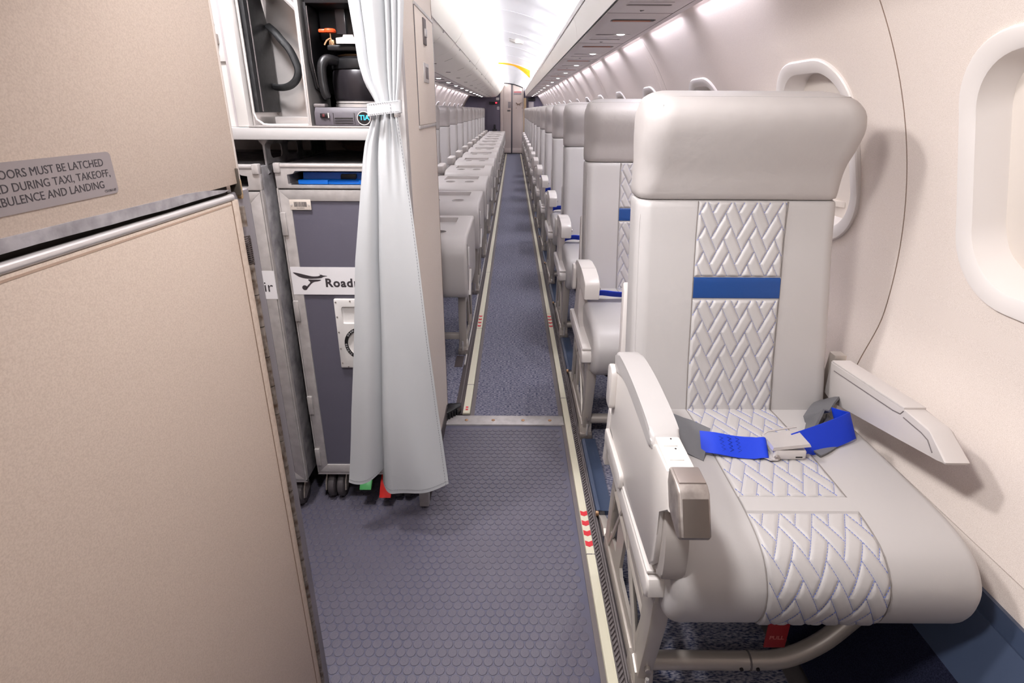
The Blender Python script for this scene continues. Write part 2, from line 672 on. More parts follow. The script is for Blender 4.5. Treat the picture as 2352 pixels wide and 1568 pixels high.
def build_wall(side, nm):
    base = None
    for k, (a, b) in enumerate(PANEL_Y):
        b = min(b, Y1)
        if side < 0 and b < 1.9:
            continue
        wins = [y for y in WIN_R if a < y < b]
        if side < 0:
            wins = [y for y in wins if y > 3]
        g = wall_panel(a, b, wins, side)
        if base is None:
            base = struct(nm, g, WALLM)
            base['label'] = 'speckled cream curved cabin side wall'
        else:
            part('wall_panel', g, WALLM, base)
        # sealant line at the joint, fine moulded rib
        s0, s1 = sz(0.42), sz(1.50)
        rb = G()
        for q in ((b + 0.002, 0.0026, RUST), (b + 0.09, 0.0022, None))[:2 if k > 0 else 1]:
            pts = [wall(q[0], s0 + (s1 - s0) * i / 48, bulge(s0 + (s1 - s0) * i / 48) + (-0.0025 if q[2] else 0.0002), side) for i in range(49)]
            gg = G().tube(pts, q[1] if q[2] else 0.0012, 6)
            if b < 14:
                part('joint_sealant' if q[2] else 'moulded_rib', gg, q[2] or WALLM, base)
    # lower dado, kick panel and carpeted curve
    yy0 = Y0 if side > 0 else 1.9

    def strip(z0, z1, w0, w1, mat, name, nseg=6):
        A = [wall(0, sz(z0) + (sz(z1) - sz(z0)) * i / nseg, w0 + (w1 - w0) * i / nseg, side) for i in range(nseg + 1)]
        B = [wall(0, sz(z0) + (sz(z1) - sz(z0)) * i / nseg, -0.012, side) for i in range(nseg + 1)]
        part(name, G().prism([(p[0], p[2]) for p in A] + [(p[0], p[2]) for p in reversed(B)], 'y', yy0, Y1), mat, base)
    strip(0.345, 0.402, 0.010, 0.013, WALLM, 'dado_panel')
    strip(0.318, 0.348, 0.020, 0.022, KICK, 'kick_panel')
    strip(0.212, 0.318, 0.040, 0.026, KICK, 'kick_panel')
    strip(0.0, 0.216, 0.055, 0.040, NAVYC, 'carpet_curve', 8)
    strip(1.575, 1.76, 0.0, 0.0, WALLM, 'upper_lining', 8)
    return base


wall_r = build_wall(1, 'wall_right')
wall_l = build_wall(-1, 'wall_left')

# windows
wi = 0


def window(yc, side):
    global wi
    wi += 1
    prof = [(0.0, -0.004, 0.150), (0.0006, 0.0045, 0.149), (0.003, 0.0078, 0.147), (0.008, 0.0085, 0.143), (0.033, 0.0062, 0.122),
            (0.0375, 0.0040, 0.118), (0.043, -0.012, 0.112), (0.055, -0.042, 0.102), (0.058, -0.062, 0.10)]
    b = struct('window_%d' % wi, G().loft([win_ring(yc, i, wd, r, side) for i, wd, r in prof], False, False), BEZEL, ang=30)
    b['label'] = 'cream window surround with its shade pulled down'
    # shade: curved plate
    g = G()
    g.loft([win_ring(yc, 0.040, -0.060, 0.11, side), win_ring(yc, 0.040, -0.052, 0.11, side)])
    part('shade', g, SHADE, b)
    lo = WSM - WHH / RW
    hg = G()
    A = [wall(yc - 0.055 + 0.11 * i / 8, lo + 0.088 / RW, -0.050 + 0.012 * math.sin(math.pi * i / 8), side) for i in range(9)]
    B = [wall(yc - 0.055 + 0.11 * i / 8, lo + 0.104 / RW, -0.050 + 0.012 * math.sin(math.pi * i / 8), side) for i in range(9)]
    D_ = [wall(yc - 0.055 + 0.11 * i / 8, lo + 0.104 / RW, -0.056, side) for i in range(9)]
    E_ = [wall(yc - 0.055 + 0.11 * i / 8, lo + 0.088 / RW, -0.056, side) for i in range(9)]
    hg.loft([[A[i], B[i], D_[i], E_[i]] for i in range(9)])
    part('shade_handle', hg, SHADE, b)


for y in WIN_R:
    window(y, 1)
for y in WIN_R:
    if y > 3.0:
        window(y, -1)

# ------------------------------------------------------------------ ceiling
CR, CCZ = 1.20, 0.635


def czz(x):
    return CCZ + math.sqrt(CR * CR - (x - CXC) ** 2)


def ceil_panel(y0, y1, th=0.006):
    xs = [-0.78 + 1.36 * i / 30 for i in range(31)]
    return G().prism([(x, czz(x)) for x in xs] + [(x, czz(x) + th) for x in reversed(xs)], 'y', y0, y1)


ceil = None
k = 0
while 0.9 + 1.11 * k < Y1:
    a, b = 0.9 + 1.11 * k, min(0.9 + 1.11 * (k + 1) - 0.003, Y1)
    g = ceil_panel(a, b)
    if ceil is None:
        ceil = struct('ceiling', g, CEILM)
        ceil['label'] = 'white arched aisle ceiling between the light coves'
    else:
        part('ceiling_panel', g, CEILM, ceil)
    pts = [(-0.25 + 0.5 * i / 20, b, czz(-0.25 + 0.5 * i / 20) - 0.0012) for i in range(21)]
    if b < 10:
        part('panel_rib', G().tube(pts, 0.003, 6), CEILM, ceil)
    k += 1
part('vestibule_panel', G().box(-0.9, 0.345, Y0, 0.9, 1.58, 1.59), CEILM, ceil)  # set low to carry the unseen key lamp
part('vestibule_drop', G().box(-0.9, 0.36, 0.89, 0.90, 1.585, 1.84), CEILM, ceil)
part('galley_ceiling', G().box(-1.3, -0.262, 0.9, 1.9, 1.83, 1.84), CEILM, ceil)
# closed front of the vestibule, behind the viewer
wf = struct('wall_front', G().box(-1.3, 0.97, Y0 - 0.03, Y0, 0, 1.95), WHITEP)
wgl = struct('wall_galley', G().box(-1.24, -1.20, Y0, 2.0, 0.0, 1.85), WHITEP)

# ------------------------------------------------------------------ rear bulkhead and door
YB = Y1
g = G().prism([(-1.45, 0.0), (-0.33, 0.0), (-0.33, 1.84), (-1.45, 1.84)], 'y', YB, YB + 0.03)
wb = struct('wall_rear', g, BULK)
part('bulkhead_side', G().box(0.30, 0.95, YB, YB + 0.03, 0, 1.72), BULK, wb)
part('door_jamb', G().box(-0.345, -0.275, YB - 0.03, YB, 0, 1.82, 0.006), DOORM, wb)
part('door_jamb', G().box(0.262, 0.285, YB - 0.03, YB, 0, 1.72, 0.004), DOORM, wb)
part('wood_jamb', G().box(0.29, 0.36, YB - 0.02, YB, 0, 1.46, 0.004), M('tan_jamb', (196, 168, 130), 0.5), wb)
part('grey_box', G().box(0.42, 0.56, YB - 0.06, YB, 1.22, 1.36, 0.01), PSUM, wb)
part('dark_box', G().box(0.40, 0.60, YB - 0.05, YB, 1.39, 1.46, 0.01), BLACK, wb)
arch = [(-0.28, 0.0), (0.262, 0.0)] + [(x, czz(x) - 0.015) for x in [0.262 - 0.542 * i / 12 for i in range(13)]]
door = struct('door_1', G().prism(arch, 'y', YB - 0.004, YB + 0.03), GREYS)
door['label'] = 'cream bifold door at the far end of the aisle'
for x0, x1 in ((-0.272, -0.052), (-0.014, 0.255)):
    pl = [(x0, 0.03), (x1, 0.03)] + [(x, czz(x) - 0.03) for x in [x1 + (x0 - x1) * i / 6 for i in range(7)]]
    lf = part('door_leaf', G().prism(pl, 'y', YB - 0.022, YB - 0.004, 0.004), DOORM, door)
    part('kick_plate', G().box(x0 + 0.006, x1 - 0.006, YB - 0.026, YB - 0.02, 0.035, 0.155, 0.002), DOORM, lf)
part('hinge_strip', G().box(-0.050, -0.016, YB - 0.024, YB, 0.0, 1.80, 0.003), M('dark_door_hinge', (96, 90, 96), 0.5), door)
part('door_placard', G().box(-0.135, -0.062, YB - 0.026, YB - 0.02, 1.20, 1.36, 0.003), PLAC, door, 'grey placard')
part('door_latch', G().box(-0.155, -0.072, YB - 0.032, YB - 0.02, 1.115, 1.155, 0.003), GREYS, door)
part('notice', G().box(0.015, 0.225, YB - 0.026, YB - 0.02, 1.54, 1.58, 0.002), PLAC, door)
part('notice', G().box(0.015, 0.225, YB - 0.026, YB - 0.02, 1.58, 1.63, 0.002), M('pink_notice', (226, 196, 196), 0.5), door)
rg = G()
for q in range(6):
    rg.box(0.028 + q * 0.032, 0.052 + q * 0.032, YB - 0.0275, YB - 0.0255, 1.592, 1.618)
part('notice_print', rg, M('red_notice_print', (214, 96, 104), 0.5), door)
hk = G()
hk.tube([(0.085, YB - 0.03, 1.335), (0.105, YB - 0.04, 1.315), (0.15, YB - 0.04, 1.30), (0.19, YB - 0.04, 1.312), (0.21, YB - 0.03, 1.335)], 0.010, 6)
hk.tube([(0.115, YB - 0.03, 1.275), (0.135, YB - 0.035, 1.300), (0.165, YB - 0.035, 1.300), (0.188, YB - 0.03, 1.275)], 0.007, 6)
part('coat_hook', hk, RUST, door)
for x in (0.085, 0.245):
    for z in (1.205, 1.335):
        part('screw', G().cyl((x, YB - 0.03, z), (x, YB - 0.018, z), 0.009, 8), RUST, door)
ex = thing('exit_sign', (-0.52, YB, 1.30), 'black box sign with a red light on the rear bulkhead', 'sign')
part('housing', G().box(-0.65, -0.385, YB - 0.07, YB, 1.295, 1.365, 0.008), BLACK, ex)
part('red_lamp', G().box(-0.475, -0.435, YB - 0.078, YB - 0.065, 1.315, 1.35, 0.004), REDLED, ex)
o = single('placard', G().box(-0.435, -0.375, YB - 0.008, YB, 1.16, 1.235, 0.002), STICK, 'small white placard below the exit sign on the rear bulkhead', 'placard')
part('print', G().box(-0.412, -0.398, YB - 0.0095, YB - 0.007, 1.175, 1.222), INK, o)
single('handset_box', G().box(-0.46, -0.375, YB - 0.05, YB, 1.395, 1.465, 0.012), WHITEP, 'cream box above the exit sign on the rear bulkhead', 'box')
ph = thing('crew_handset', (-0.50, YB - 0.05, 0.62), 'black handset standing behind the last table by the bulkhead', 'handset')
part('cradle', G().box(-0.56, -0.44, YB - 0.09, YB - 0.01, 0.585, 0.66, 0.012), BLACK, ph)
part('receiver', G().box(-0.525, -0.475, YB - 0.10, YB - 0.05, 0.65, 0.78, 0.018), BLACK, ph)
part('bracket', G().box(-0.515, -0.485, YB - 0.05, YB, 0.55, 0.76, 0.004), BLACKM, ph)

# ------------------------------------------------------------------ overhead bins
LBIN = [(-0.233, 1.780), (-0.262, 1.735), (-0.305, 1.665), (-0.345, 1.600), (-0.376, 1.560), (-0.395, 1.532), (-0.430, 1.502),
        (-0.480, 1.483), (-0.545, 1.472), (-0.70, 1.472), (-1.0, 1.484), (-1.105, 1.496)]
Lbins = [(1.92 + 1.86 * k, min(1.92 + 1.86 * (k + 1) - 0.004, Y1 - 0.02)) for k in range(8) if 1.92 + 1.86 * k < Y1 - 0.3]
for k, (a, b) in enumerate(Lbins):
    nm = ['first overhead bin behind the divider on the table side', 'second overhead bin from the divider on the table side',
          'third overhead bin from the divider on the table side', 'fourth overhead bin from the divider on the table side',
          'fifth overhead bin from the divider on the table side', 'sixth overhead bin from the divider on the table side',
          'seventh overhead bin from the divider on the table side', 'last overhead bin before the rear bulkhead on the table side'][k]
    t = thing('overhead_bin', (-0.6, (a + b) / 2, 1.47), 'cream closed ' + nm, 'overhead bin', 'overhead bins on the table side')
    body = LBIN + [(-1.10, 1.60), (-0.9, 1.69), (-0.7, 1.735), (-0.5, 1.745), (-0.42, 1.745), (-0.34, 1.745), (-0.27, 1.785)]
    part('bin_body', G().prism(body, 'y', a, b), BINM, t, ang=30)
    dp = LBIN[:5]
    dn = []
    for i, p in enumerate(dp):
        q0, q1 = dp[max(i - 1, 0)], dp[min(i + 1, 4)]
        tx, tz = q1[0] - q0[0], q1[1] - q0[1]
        L = math.hypot(tx, tz)
        dn.append((p[0] - tz / L * 0.006 * 1, p[1] + tx / L * 0.006))
    dr = part('bin_door', G().prism(dp + list(reversed(dn)), 'y', a + 0.004, b - 0.004), BINM, t, ang=30)
    for j in range(2):
        yy = a + 0.35 + j * 0.93
        if yy + 0.2 > b:
            continue
        part('latch', G().box(-0.388, -0.374, yy, yy + 0.022, 1.549, 1.560, 0.002), WHITEP, dr)
        part('latch_seam', G().tube([(-0.40, yy + 0.017, 1.528), (-0.435, yy + 0.017, 1.4985), (-0.49, yy + 0.017, 1.478)], 0.0006, 5), GREYS, t)
        part('air_slot', G().box(-0.60, -0.56, yy + 0.1, yy + 0.115, 1.4695, 1.474), DARK, t)
RBIN = [(0.337, 1.500), (0.327, 1.560), (0.313, 1.618), (0.311, 1.630), (0.319, 1.640), (0.330, 1.634), (0.338, 1.600), (0.36, 1.555), (0.56, 1.545), (0.590, 1.515), (0.586, 1.500)]
Rb = [(0.15, 1.24)] + [(1.244 + 1.86 * k, min(1.24 + 1.86 * (k + 1), Y1 - 0.02)) for k in range(8) if 1.244 + 1.86 * k < Y1 - 0.2]
ORD = ['first', 'second', 'third', 'fourth', 'fifth', 'sixth', 'seventh', 'eighth', 'ninth', 'tenth', 'eleventh', 'twelfth', 'thirteenth', 'fourteenth', 'fifteenth', 'sixteenth', 'seventeenth']
for k, (a, b) in enumerate(Rb):
    t = thing('light_soffit', (0.45, (a + b) / 2, 1.50), 'cream rounded soffit above the single seats, %s from the front' % ORD[k], 'soffit', 'soffit sections over the single seats')
    part('soffit_body', G().prism(RBIN, 'y', a, b, ), BINM, t, ang=34)
    part('light_lip', G().prism([(0.3105, 1.612), (0.3075, 1.622), (0.309, 1.640), (0.322, 1.648), (0.331, 1.640), (0.321, 1.641), (0.3125, 1.630)], 'y', a, b), WHITEP, t)
    part('shadow_gap', G().box(0.5865, 0.5925, a, b, 1.4985, 1.506), DARK, t)
    part('valance', G().prism([(0.5925, 1.4965), (0.622, 1.499), (0.624, 1.506), (0.5925, 1.510)], 'y', a, b), PSUM, t)
    part('inner_gap', G().box(0.3375, 0.3405, a, b, 1.4975, 1.501), DARK, t)

# passenger service panels under the soffit
psu_y = [1.62 + 0.80 * 1.16 * k for k in range(15)]


def slot_poly(x0, x1, y0, y1, k=5):
    return rrect(x0, x1, y0, y1, min(0.02, (y1 - y0) / 2 * 0.98), k)


def build_psu(y0):
    """one row: dark slot, triangle, slot, light slot, thin slots; panel spans y0 .. y0+.92"""
    t = thing('service_panel', (0.46, y0, 1.495), 'x', 'service panel', 'service panels over the single seats')
    pl = G().box(0.343, 0.583, y0, y0 + 0.922, 1.4925, 1.4995, 0.0015)
    slots = [(0.385, 0.560, y0 + 0.130, y0 + 0.200), (0.385, 0.555, y0 + 0.570, y0 + 0.606), (0.38, 0.53, y0 + 0.706, y0 + 0.714), (0.38, 0.535, y0 + 0.752, y0 + 0.778)]
    cs = [G().prism(slot_poly(*s), 'z', 1.485, 1.4975) for s in slots]
    pp = part('panel_plate', cut(pl, cs), PSUM, t)
    for i, s in enumerate(slots):
        part('dark_slot', G().prism(slot_poly(s[0] + 0.001, s[1] - 0.001, s[2] + 0.0008, s[3] - 0.0008), 'z', 1.4955, 1.4972), DARK, t)
    s = slots[0]
    part('slot_reflection', G().box(s[0] + 0.012, s[1] - 0.012, s[3] - 0.014, s[3] - 0.0010, 1.4938, 1.496), ORANGE_GL, t)
    part('reading_light', G().lathe([(0.019, 1.4948), (0.018, 1.4925), (0.012, 1.4905), (0.003, 1.4900)], (0.505, y0 + 0.588, 0), 14), READL, t, 'lit reading light')
    part('marker', G().prism([(0.448, y0 + 0.862), (0.464, y0 + 0.862), (0.456, y0 + 0.885)], 'z', 1.4915, 1.4930), DARK, t)
    part('plate_joint', G().box(0.343, 0.583, y0 + 0.9205, y0 + 0.924, 1.492, 1.4935), GREYS, t)
    return t


p0 = build_psu(1.27)
p0['label'] = 'grey service panel with reading light above the first single seat'
for k in range(1, 15):
    c = copy_tree(p0)
    c.location.y = p0.location.y + 0.93 * k
    c['label'] = 'grey service panel with reading light, %s along the single seat side' % ORD[k]
# table side panels: lights and slots on the underside of the bins


def build_psul(y0):
    t = thing('service_panel', (-0.85, y0, 1.475), 'x', 'service panel', 'service panels over the window seats')
    f = 0.0125 / 0.305
    part('panel_plate', G().prism([(-0.70, 1.4715), (-1.0, 1.4835), (-1.0, 1.479), (-0.70, 1.467)], 'y', y0, y0 + 0.9), PSUM, t)
    for yy, hh in ((0.12, 0.03), (0.45, 0.014), (0.55, 0.02)):
        part('dark_slot', G().prism([(-0.76, 1.4692), (-0.95, 1.477), (-0.95, 1.474), (-0.76, 1.4662)], 'y', y0 + yy, y0 + yy + hh), DARK, t)
    for x in (-0.80,):
        part('reading_light', G().lathe([(0.026, 0.004), (0.024, 0.0), (0.012, -0.003), (0.003, -0.0035)], (x, y0 + 0.33, 1.468), 12), READL, t, 'lit reading light')
    return t


q0 = build_psul(4.0)
q0['label'] = 'grey service panel over the window seat, first seen past the divider'
for k in range(1, 12):
    c = copy_tree(q0)
    c.location.y = 4.0 + 0.93 * k
    c['label'] = 'grey service panel with reading light over the window seats, %s past the divider' % ORD[k]
lv = thing('light_valance', (-1.1, 8.6, 1.49), 'grey valance hiding the wall light above the window seats', 'valance')
part('valance_body', G().prism([(-1.107, 1.494), (-1.122, 1.499), (-1.124, 1.506), (-1.107, 1.512)], 'y', 1.92, Y1 - 0.02), PSUM, lv)

# orange exit band hanging under the far ceiling, small ceiling fitting
xs = [-0.225 + 0.475 * i / 24 for i in range(25)]
top = [(x, czz(x) - 0.012) for x in xs]
bot = [(x, czz(x) - 0.012 - (0.022 + 0.085 * max(0, (x + 0.0) / 0.25) ** 1.4 if x > 0 else 0.022)) for x in xs]
t = thing('exit_band', (0.0, 8.7, 1.65), 'orange curved band hanging under the far arched ceiling', 'exit band')
part('band_panel', G().prism(top + list(reversed(bot)), 'y', 8.70, 8.712), AMBER, t)
part('band_rim', G().prism([(x, z + 0.011) for x, z in top] + [(x, z - 0.001) for x, z in reversed(top)], 'y', 8.685, 8.727), WHITEP, t)
t = thing('ceiling_fitting', (0.03, 5.9, 1.78), 'small white triangular fitting on the arched ceiling', 'fitting')
part('fitting_plate', G().prism([(-0.045, 1.815), (0.10, 1.790), (0.095, 1.770), (0.0, 1.785), (-0.04, 1.80)], 'y', 5.80, 5.92, 0.004), WHITEP, t)
part('fitting_lens', G().box(0.02, 0.07, 5.785, 5.802, 1.776, 1.79, 0.003), GLASSL, t)

# vestibule lamps: added fixtures for the unseen key and fill lights
for nm, lx, ly, r, zz in (('unseen dome lamp added for the key light, on the vestibule ceiling nearest the galley', -0.10, 0.45, 0.085, 1.535),
                          ('unseen dome lamp added for fill, on the vestibule ceiling by the front wall', 0.02, -0.55, 0.15, 1.54)):
    t = thing('unseen_dome_lamp', (lx, ly, zz), nm, 'lamp')
    part('lamp_base', G().lathe([(r * 1.25, 1.58 - zz), (r * 1.25, 1.565 - zz), (r * 1.1, 1.555 - zz)], (lx, ly, zz), 28), WHITEP, t)
    part('lamp_rim', G().lathe([(r * 1.12, 1.556 - zz), (r * 1.12, 1.542 - zz), (r * 1.02, 1.540 - zz), (r * 1.02, 1.556 - zz)], (lx, ly, zz), 28), ALU, t)
t = thing('unseen_dome_lamp', (-0.55, 1.0, 1.78), 'round dome lamp on the ceiling over the galley floor', 'lamp')
part('lamp_base', G().lathe([(0.105, 0.05), (0.105, 0.03), (0.095, 0.02)], (-0.55, 1.0, 1.78), 28), WHITEP, t)
part('lamp_rim', G().lathe([(0.096, 0.021), (0.096, 0.006), (0.088, 0.004), (0.088, 0.021)], (-0.55, 1.0, 1.78), 28), ALU, t)
t = thing('galley_lamp', (-0.52, 1.30, 1.75), 'slim work lamp under the upper galley cabinet', 'lamp')
part('lamp_housing', G().box(-0.76, -0.28, 1.27, 1.34, 1.748, 1.775, 0.004), WHITEP, t)

# ================================================================== SEATS
UA, UB = 0.0147, 0.029


def tile_of(i, j):
    t = (i - j) % 4
    if t < 2:
        return ('h', i - t, j)
    return ('v', i, j - (3 - t))


def herring(a, b):
    """height 0..1 of the quilting at a, b (numpy arrays)"""
    p, q = a / UA, b / UB
    I, J = (p + q) / 2, (q - p) / 2
    i, j = np.floor(I), np.floor(J)
    fi, fj = I - i, J - j
    t = np.mod(i - j, 4)
    hz = t < 2
    perp = 2 * UA * UB / math.hypot(UA, UB)
    # along i for h tiles: position t + fi of 2 ; across: fj
    di = np.where(hz, np.minimum(t + fi, 2 - t - fi), np.minimum(fi, 1 - fi))
    pj = np.where(hz, 0, 3 - t)
    dj = np.where(hz, np.minimum(fj, 1 - fj), np.minimum(pj + fj, 2 - pj - fj))
    d = np.minimum(di, dj) * perp
    x = np.clip(d / 0.0085, 0, 1)
    return 1 - (1 - x) ** 2.2


def quilt(a0, a1, b0, b1, fn, amp=0.0045, off=0.0, res=0.0014):
    """fn(a, b, h) -> point.  returns surface, stitches"""
    na, nb = max(8, int((a1 - a0) / res)), max(8, int((b1 - b0) / res))
    A = np.linspace(a0, a1, na)
    B = np.linspace(b0, b1, nb)
    AA, BB = np.meshgrid(A, B)
    Hh = herring(AA - a0 + off, BB - b0) * amp + 0.0012
    ed = np.minimum(np.minimum(AA - a0, a1 - AA), np.minimum(BB - b0, b1 - BB))
    Hh = Hh * np.clip(ed / 0.006, 0, 1) ** 0.6 - np.where(ed < 1e-6, 0.002, 0)
    g = G()
    g.grid([[fn(A[i], B[k], float(Hh[k, i])) for i in range(na)] for k in range(nb)])
    s = G()

    def dash(p, q):
        (pa, pb), (qa, qb) = p, q
        L = math.hypot(qa - pa, qb - pb)
        num = max(1, int(L / 0.0054))
        ux, uy = (qa - pa) / L, (qb - pb) / L
        nx, ny = -uy * 0.00045, ux * 0.00045
        for k in range(num):
            t0, t1 = (k + 0.12) / num, (k + 0.80) / num
            v = []
            for t in (t0, t1):
                a, b = pa + (qa - pa) * t, pb + (qb - pb) * t
                v += [fn(a - nx, b - ny, 0.0014), fn(a + nx, b + ny, 0.0014), fn(a, b, 0.0026)]
            s.add(v, [(0, 1, 4, 3), (1, 2, 5, 4), (2, 0, 3, 5), (0, 2, 1), (3, 4, 5)])
    rng = int((b1 - b0) / UB + (a1 - a0) / UA) + 4
    for i in range(-rng, rng):
        for j in range(-rng, rng):
            for (di, dj) in ((1, 0), (0, 1)):
                if tile_of(i, j) == tile_of(i + di, j + dj):
                    continue
                c0 = (i + di, j + dj) if False else ((i + 1, j) if di else (i, j + 1))
                c1 = (i + 1, j + 1)
                P = []
                for ci, cj in (c0, c1):
                    P.append((a0 - off + (ci - cj) * UA, b0 + (ci + cj) * UB))
                mid = ((P[0][0] + P[1][0]) / 2, (P[0][1] + P[1][1]) / 2)
                # clip to the panel
                t0, t1 = 0.0, 1.0
                ok = True
                for ax, lo, hi in ((0, a0 + 0.002, a1 - 0.002), (1, b0 + 0.002, b1 - 0.002)):
                    d = P[1][ax] - P[0][ax]
                    for bound, sg in ((lo, 1), (hi, -1)):
                        n0 = sg * (P[0][ax] - bound)
                        dd = sg * d
                        if abs(dd) < 1e-9:
                            ok &= n0 >= 0
                        elif dd > 0:
                            t0 = max(t0, -n0 / dd)
                        else:
                            t1 = min(t1, -n0 / dd)
                if ok and t1 - t0 > 0.1:
                    f2 = lambda t: (P[0][0] + (P[1][0] - P[0][0]) * t, P[0][1] + (P[1][1] - P[0][1]) * t)
                    dash(f2(t0), f2(t1))
    return g, s


def lerp_tab(tab, z):
    if z <= tab[0][0]:
        return tab[0][1]
    for (a, va), (b, vb) in zip(tab, tab[1:]):
        if z <= b:
            t = (z - a) / (b - a)
            t = t * t * (3 - 2 * t) if len(tab) > 8 else t
            return va + (vb - va) * t
    return tab[-1][1]


YF = [(0.40, -0.105), (0.47, -0.098), (0.60, -0.066), (0.75, -0.038), (0.88, -0.012), (0.97, 0.0), (1.03, -0.017), (1.08, -0.040), (1.12, -0.057), (1.15, -0.062), (1.17, -0.055), (1.184, -0.038), (1.193, -0.014), (1.20, 0.026)]
YK = [(0.40, 0.02), (0.60, 0.05), (0.97, 0.115), (1.15, 0.13), (1.18, 0.118), (1.193, 0.10), (1.20, 0.075)]
XL = [(0.40, 0.292), (0.97, 0.288), (1.05, 0.286), (1.10, 0.283), (1.15, 0.283), (1.18, 0.288), (1.193, 0.297), (1.20, 0.318)]
XR = [(0.40, 0.772), (0.60, 0.768), (0.80, 0.759), (0.97, 0.752), (1.00, 0.749), (1.04, 0.751), (1.08, 0.757), (1.12, 0.758), (1.16, 0.748), (1.18, 0.737), (1.193, 0.722), (1.20, 0.698)]


def smooth_tab(tab):
    zs = np.linspace(0.40, 1.20, 161)
    v = np.interp(zs, [a for a, b in tab], [b for a, b in tab])
    k = np.array([1, 2, 3, 2, 1]) / 9.0
    vp = np.pad(v, 2, mode='edge')
    v2 = np.convolve(vp, k, mode='valid')
    v2[-8:] = v[-8:]
    return lambda z: float(np.interp(z, zs, v2))


fYF, fYK, fXL, fXR = map(smooth_tab, (YF, YK, XL, XR))


def back_rings(zs, yb, shrink):
    rings = []
    for z, s in zip(zs, shrink):
        r = 0.034 + 0.022 * min(1, max(0, (z - 0.97) / 0.08))
        rings.append([(x, y, z) for x, y in rrect(fXL(z) + s, fXR(z) - s, yb + fYF(z) + s, yb + fYK(z) - s, r, 6)])
    return rings


# cushion profile, y relative to the back plane, z
CUSH_TOP = [(0.00, 0.462), (-0.06, 0.474), (-0.14, 0.481), (-0.26, 0.483), (-0.40, 0.481), (-0.47, 0.476), (-0.525, 0.459), (-0.558, 0.422), (-0.564, 0.378), (-0.550, 0.333), (-0.518, 0.305)]
CUSH_BOT = [(-0.46, 0.303), (-0.25, 0.325), (-0.02, 0.345), (0.01, 0.40)]


def cushion(yb, x0, x1, prof, r=0.035):
    pts = [(p[0], p[1]) for p in smooth_path([(a, b, 0) for a, b in prof], 5, True)]
    n = len(pts)
    nr = []
    for i in range(n):
        a, b = pts[i - 1], pts[(i + 1) % n]
        tx, tz = b[0] - a[0], b[1] - a[1]
        L = math.hypot(tx, tz) or 1
        nr.append((-tz / L, tx / L))
    area2 = sum(pts[i][0] * pts[(i + 1) % n][1] - pts[(i + 1) % n][0] * pts[i][1] for i in range(n))
    sg = 1 if area2 > 0 else -1
    rings = []
    K = 6
    secs = [(x0 + r * (1 - math.cos(math.pi / 2 * k / K)), r * (1 - math.sin(math.pi / 2 * k / K))) for k in range(K + 1)]
    secs += [(x0 + (x1 - x0) * q, 0) for q in (0.3, 0.5, 0.7)]
    secs += [(x1 - (s - x0), d) for s, d in reversed(secs[:K + 1])]
    for x, d in secs:
        rings.append([(x, yb + p[0] + sg * q[0] * d, p[1] + sg * q[1] * d) for p, q in zip(pts, nr)])
    return G().loft(rings)


def path_fn(yb, prof):
    pts = [Vector((p[0], p[1])) for p in smooth_path([(a, b, 0) for a, b in prof], 8)]
    d = [0]
    for a, b in zip(pts, pts[1:]):
        d.append(d[-1] + (b - a).length)
    arr = np.array([(p.x, p.y) for p in pts])
    tot = d[-1]

    def at(b):
        y = float(np.interp(b, d, arr[:, 0]))
        z = float(np.interp(b, d, arr[:, 1]))
        y2 = float(np.interp(b + 0.003, d, arr[:, 0])) - float(np.interp(b - 0.003, d, arr[:, 0]))
        z2 = float(np.interp(b + 0.003, d, arr[:, 1])) - float(np.interp(b - 0.003, d, arr[:, 1]))
        L = math.hypot(y2, z2) or 1
        return y, z, z2 / L, -y2 / L
    def fn(a, b, h):
        y, z, ny, nz = at(b)
        return (a, yb + y + ny * h, z + nz * h)
    return fn, tot


QX0, QX1 = 0.425, 0.628
_cache = {}


def quilts(res):
    if res in _cache:
        return _cache[res]
    q = _cache[res] = {}
    fb = lambda a, b, h: (a, fYF(b) - h, b)
    q['b1'] = quilt(QX0, QX1, 0.795, 0.966, fb, off=0.01, res=res)
    q['b2'] = quilt(QX0, QX1, 0.462, 0.742, fb, off=0.003, res=res)
    fn, tot = path_fn(0.0, CUSH_TOP)
    up = fn(0.5, 0.2, 0.01)[2] > fn(0.5, 0.2, 0.0)[2]
    f2 = fn if up else (lambda a, b, h: fn(a, b, -h))
    q['fn'] = f2
    q['tot'] = tot
    q['c1'] = quilt(QX0, QX1, 0.085, 0.412, f2, amp=0.0026, off=0.006, res=res)
    q['c2'] = quilt(QX0, QX1, 0.452, tot - 0.03, f2, amp=0.0030, off=0.0, res=res)
    return q


def clone(g, dy):
    h = G()
    h.v = [(p[0], p[1] + dy, p[2]) for p in g.v]
    h.f = list(g.f)
    return h


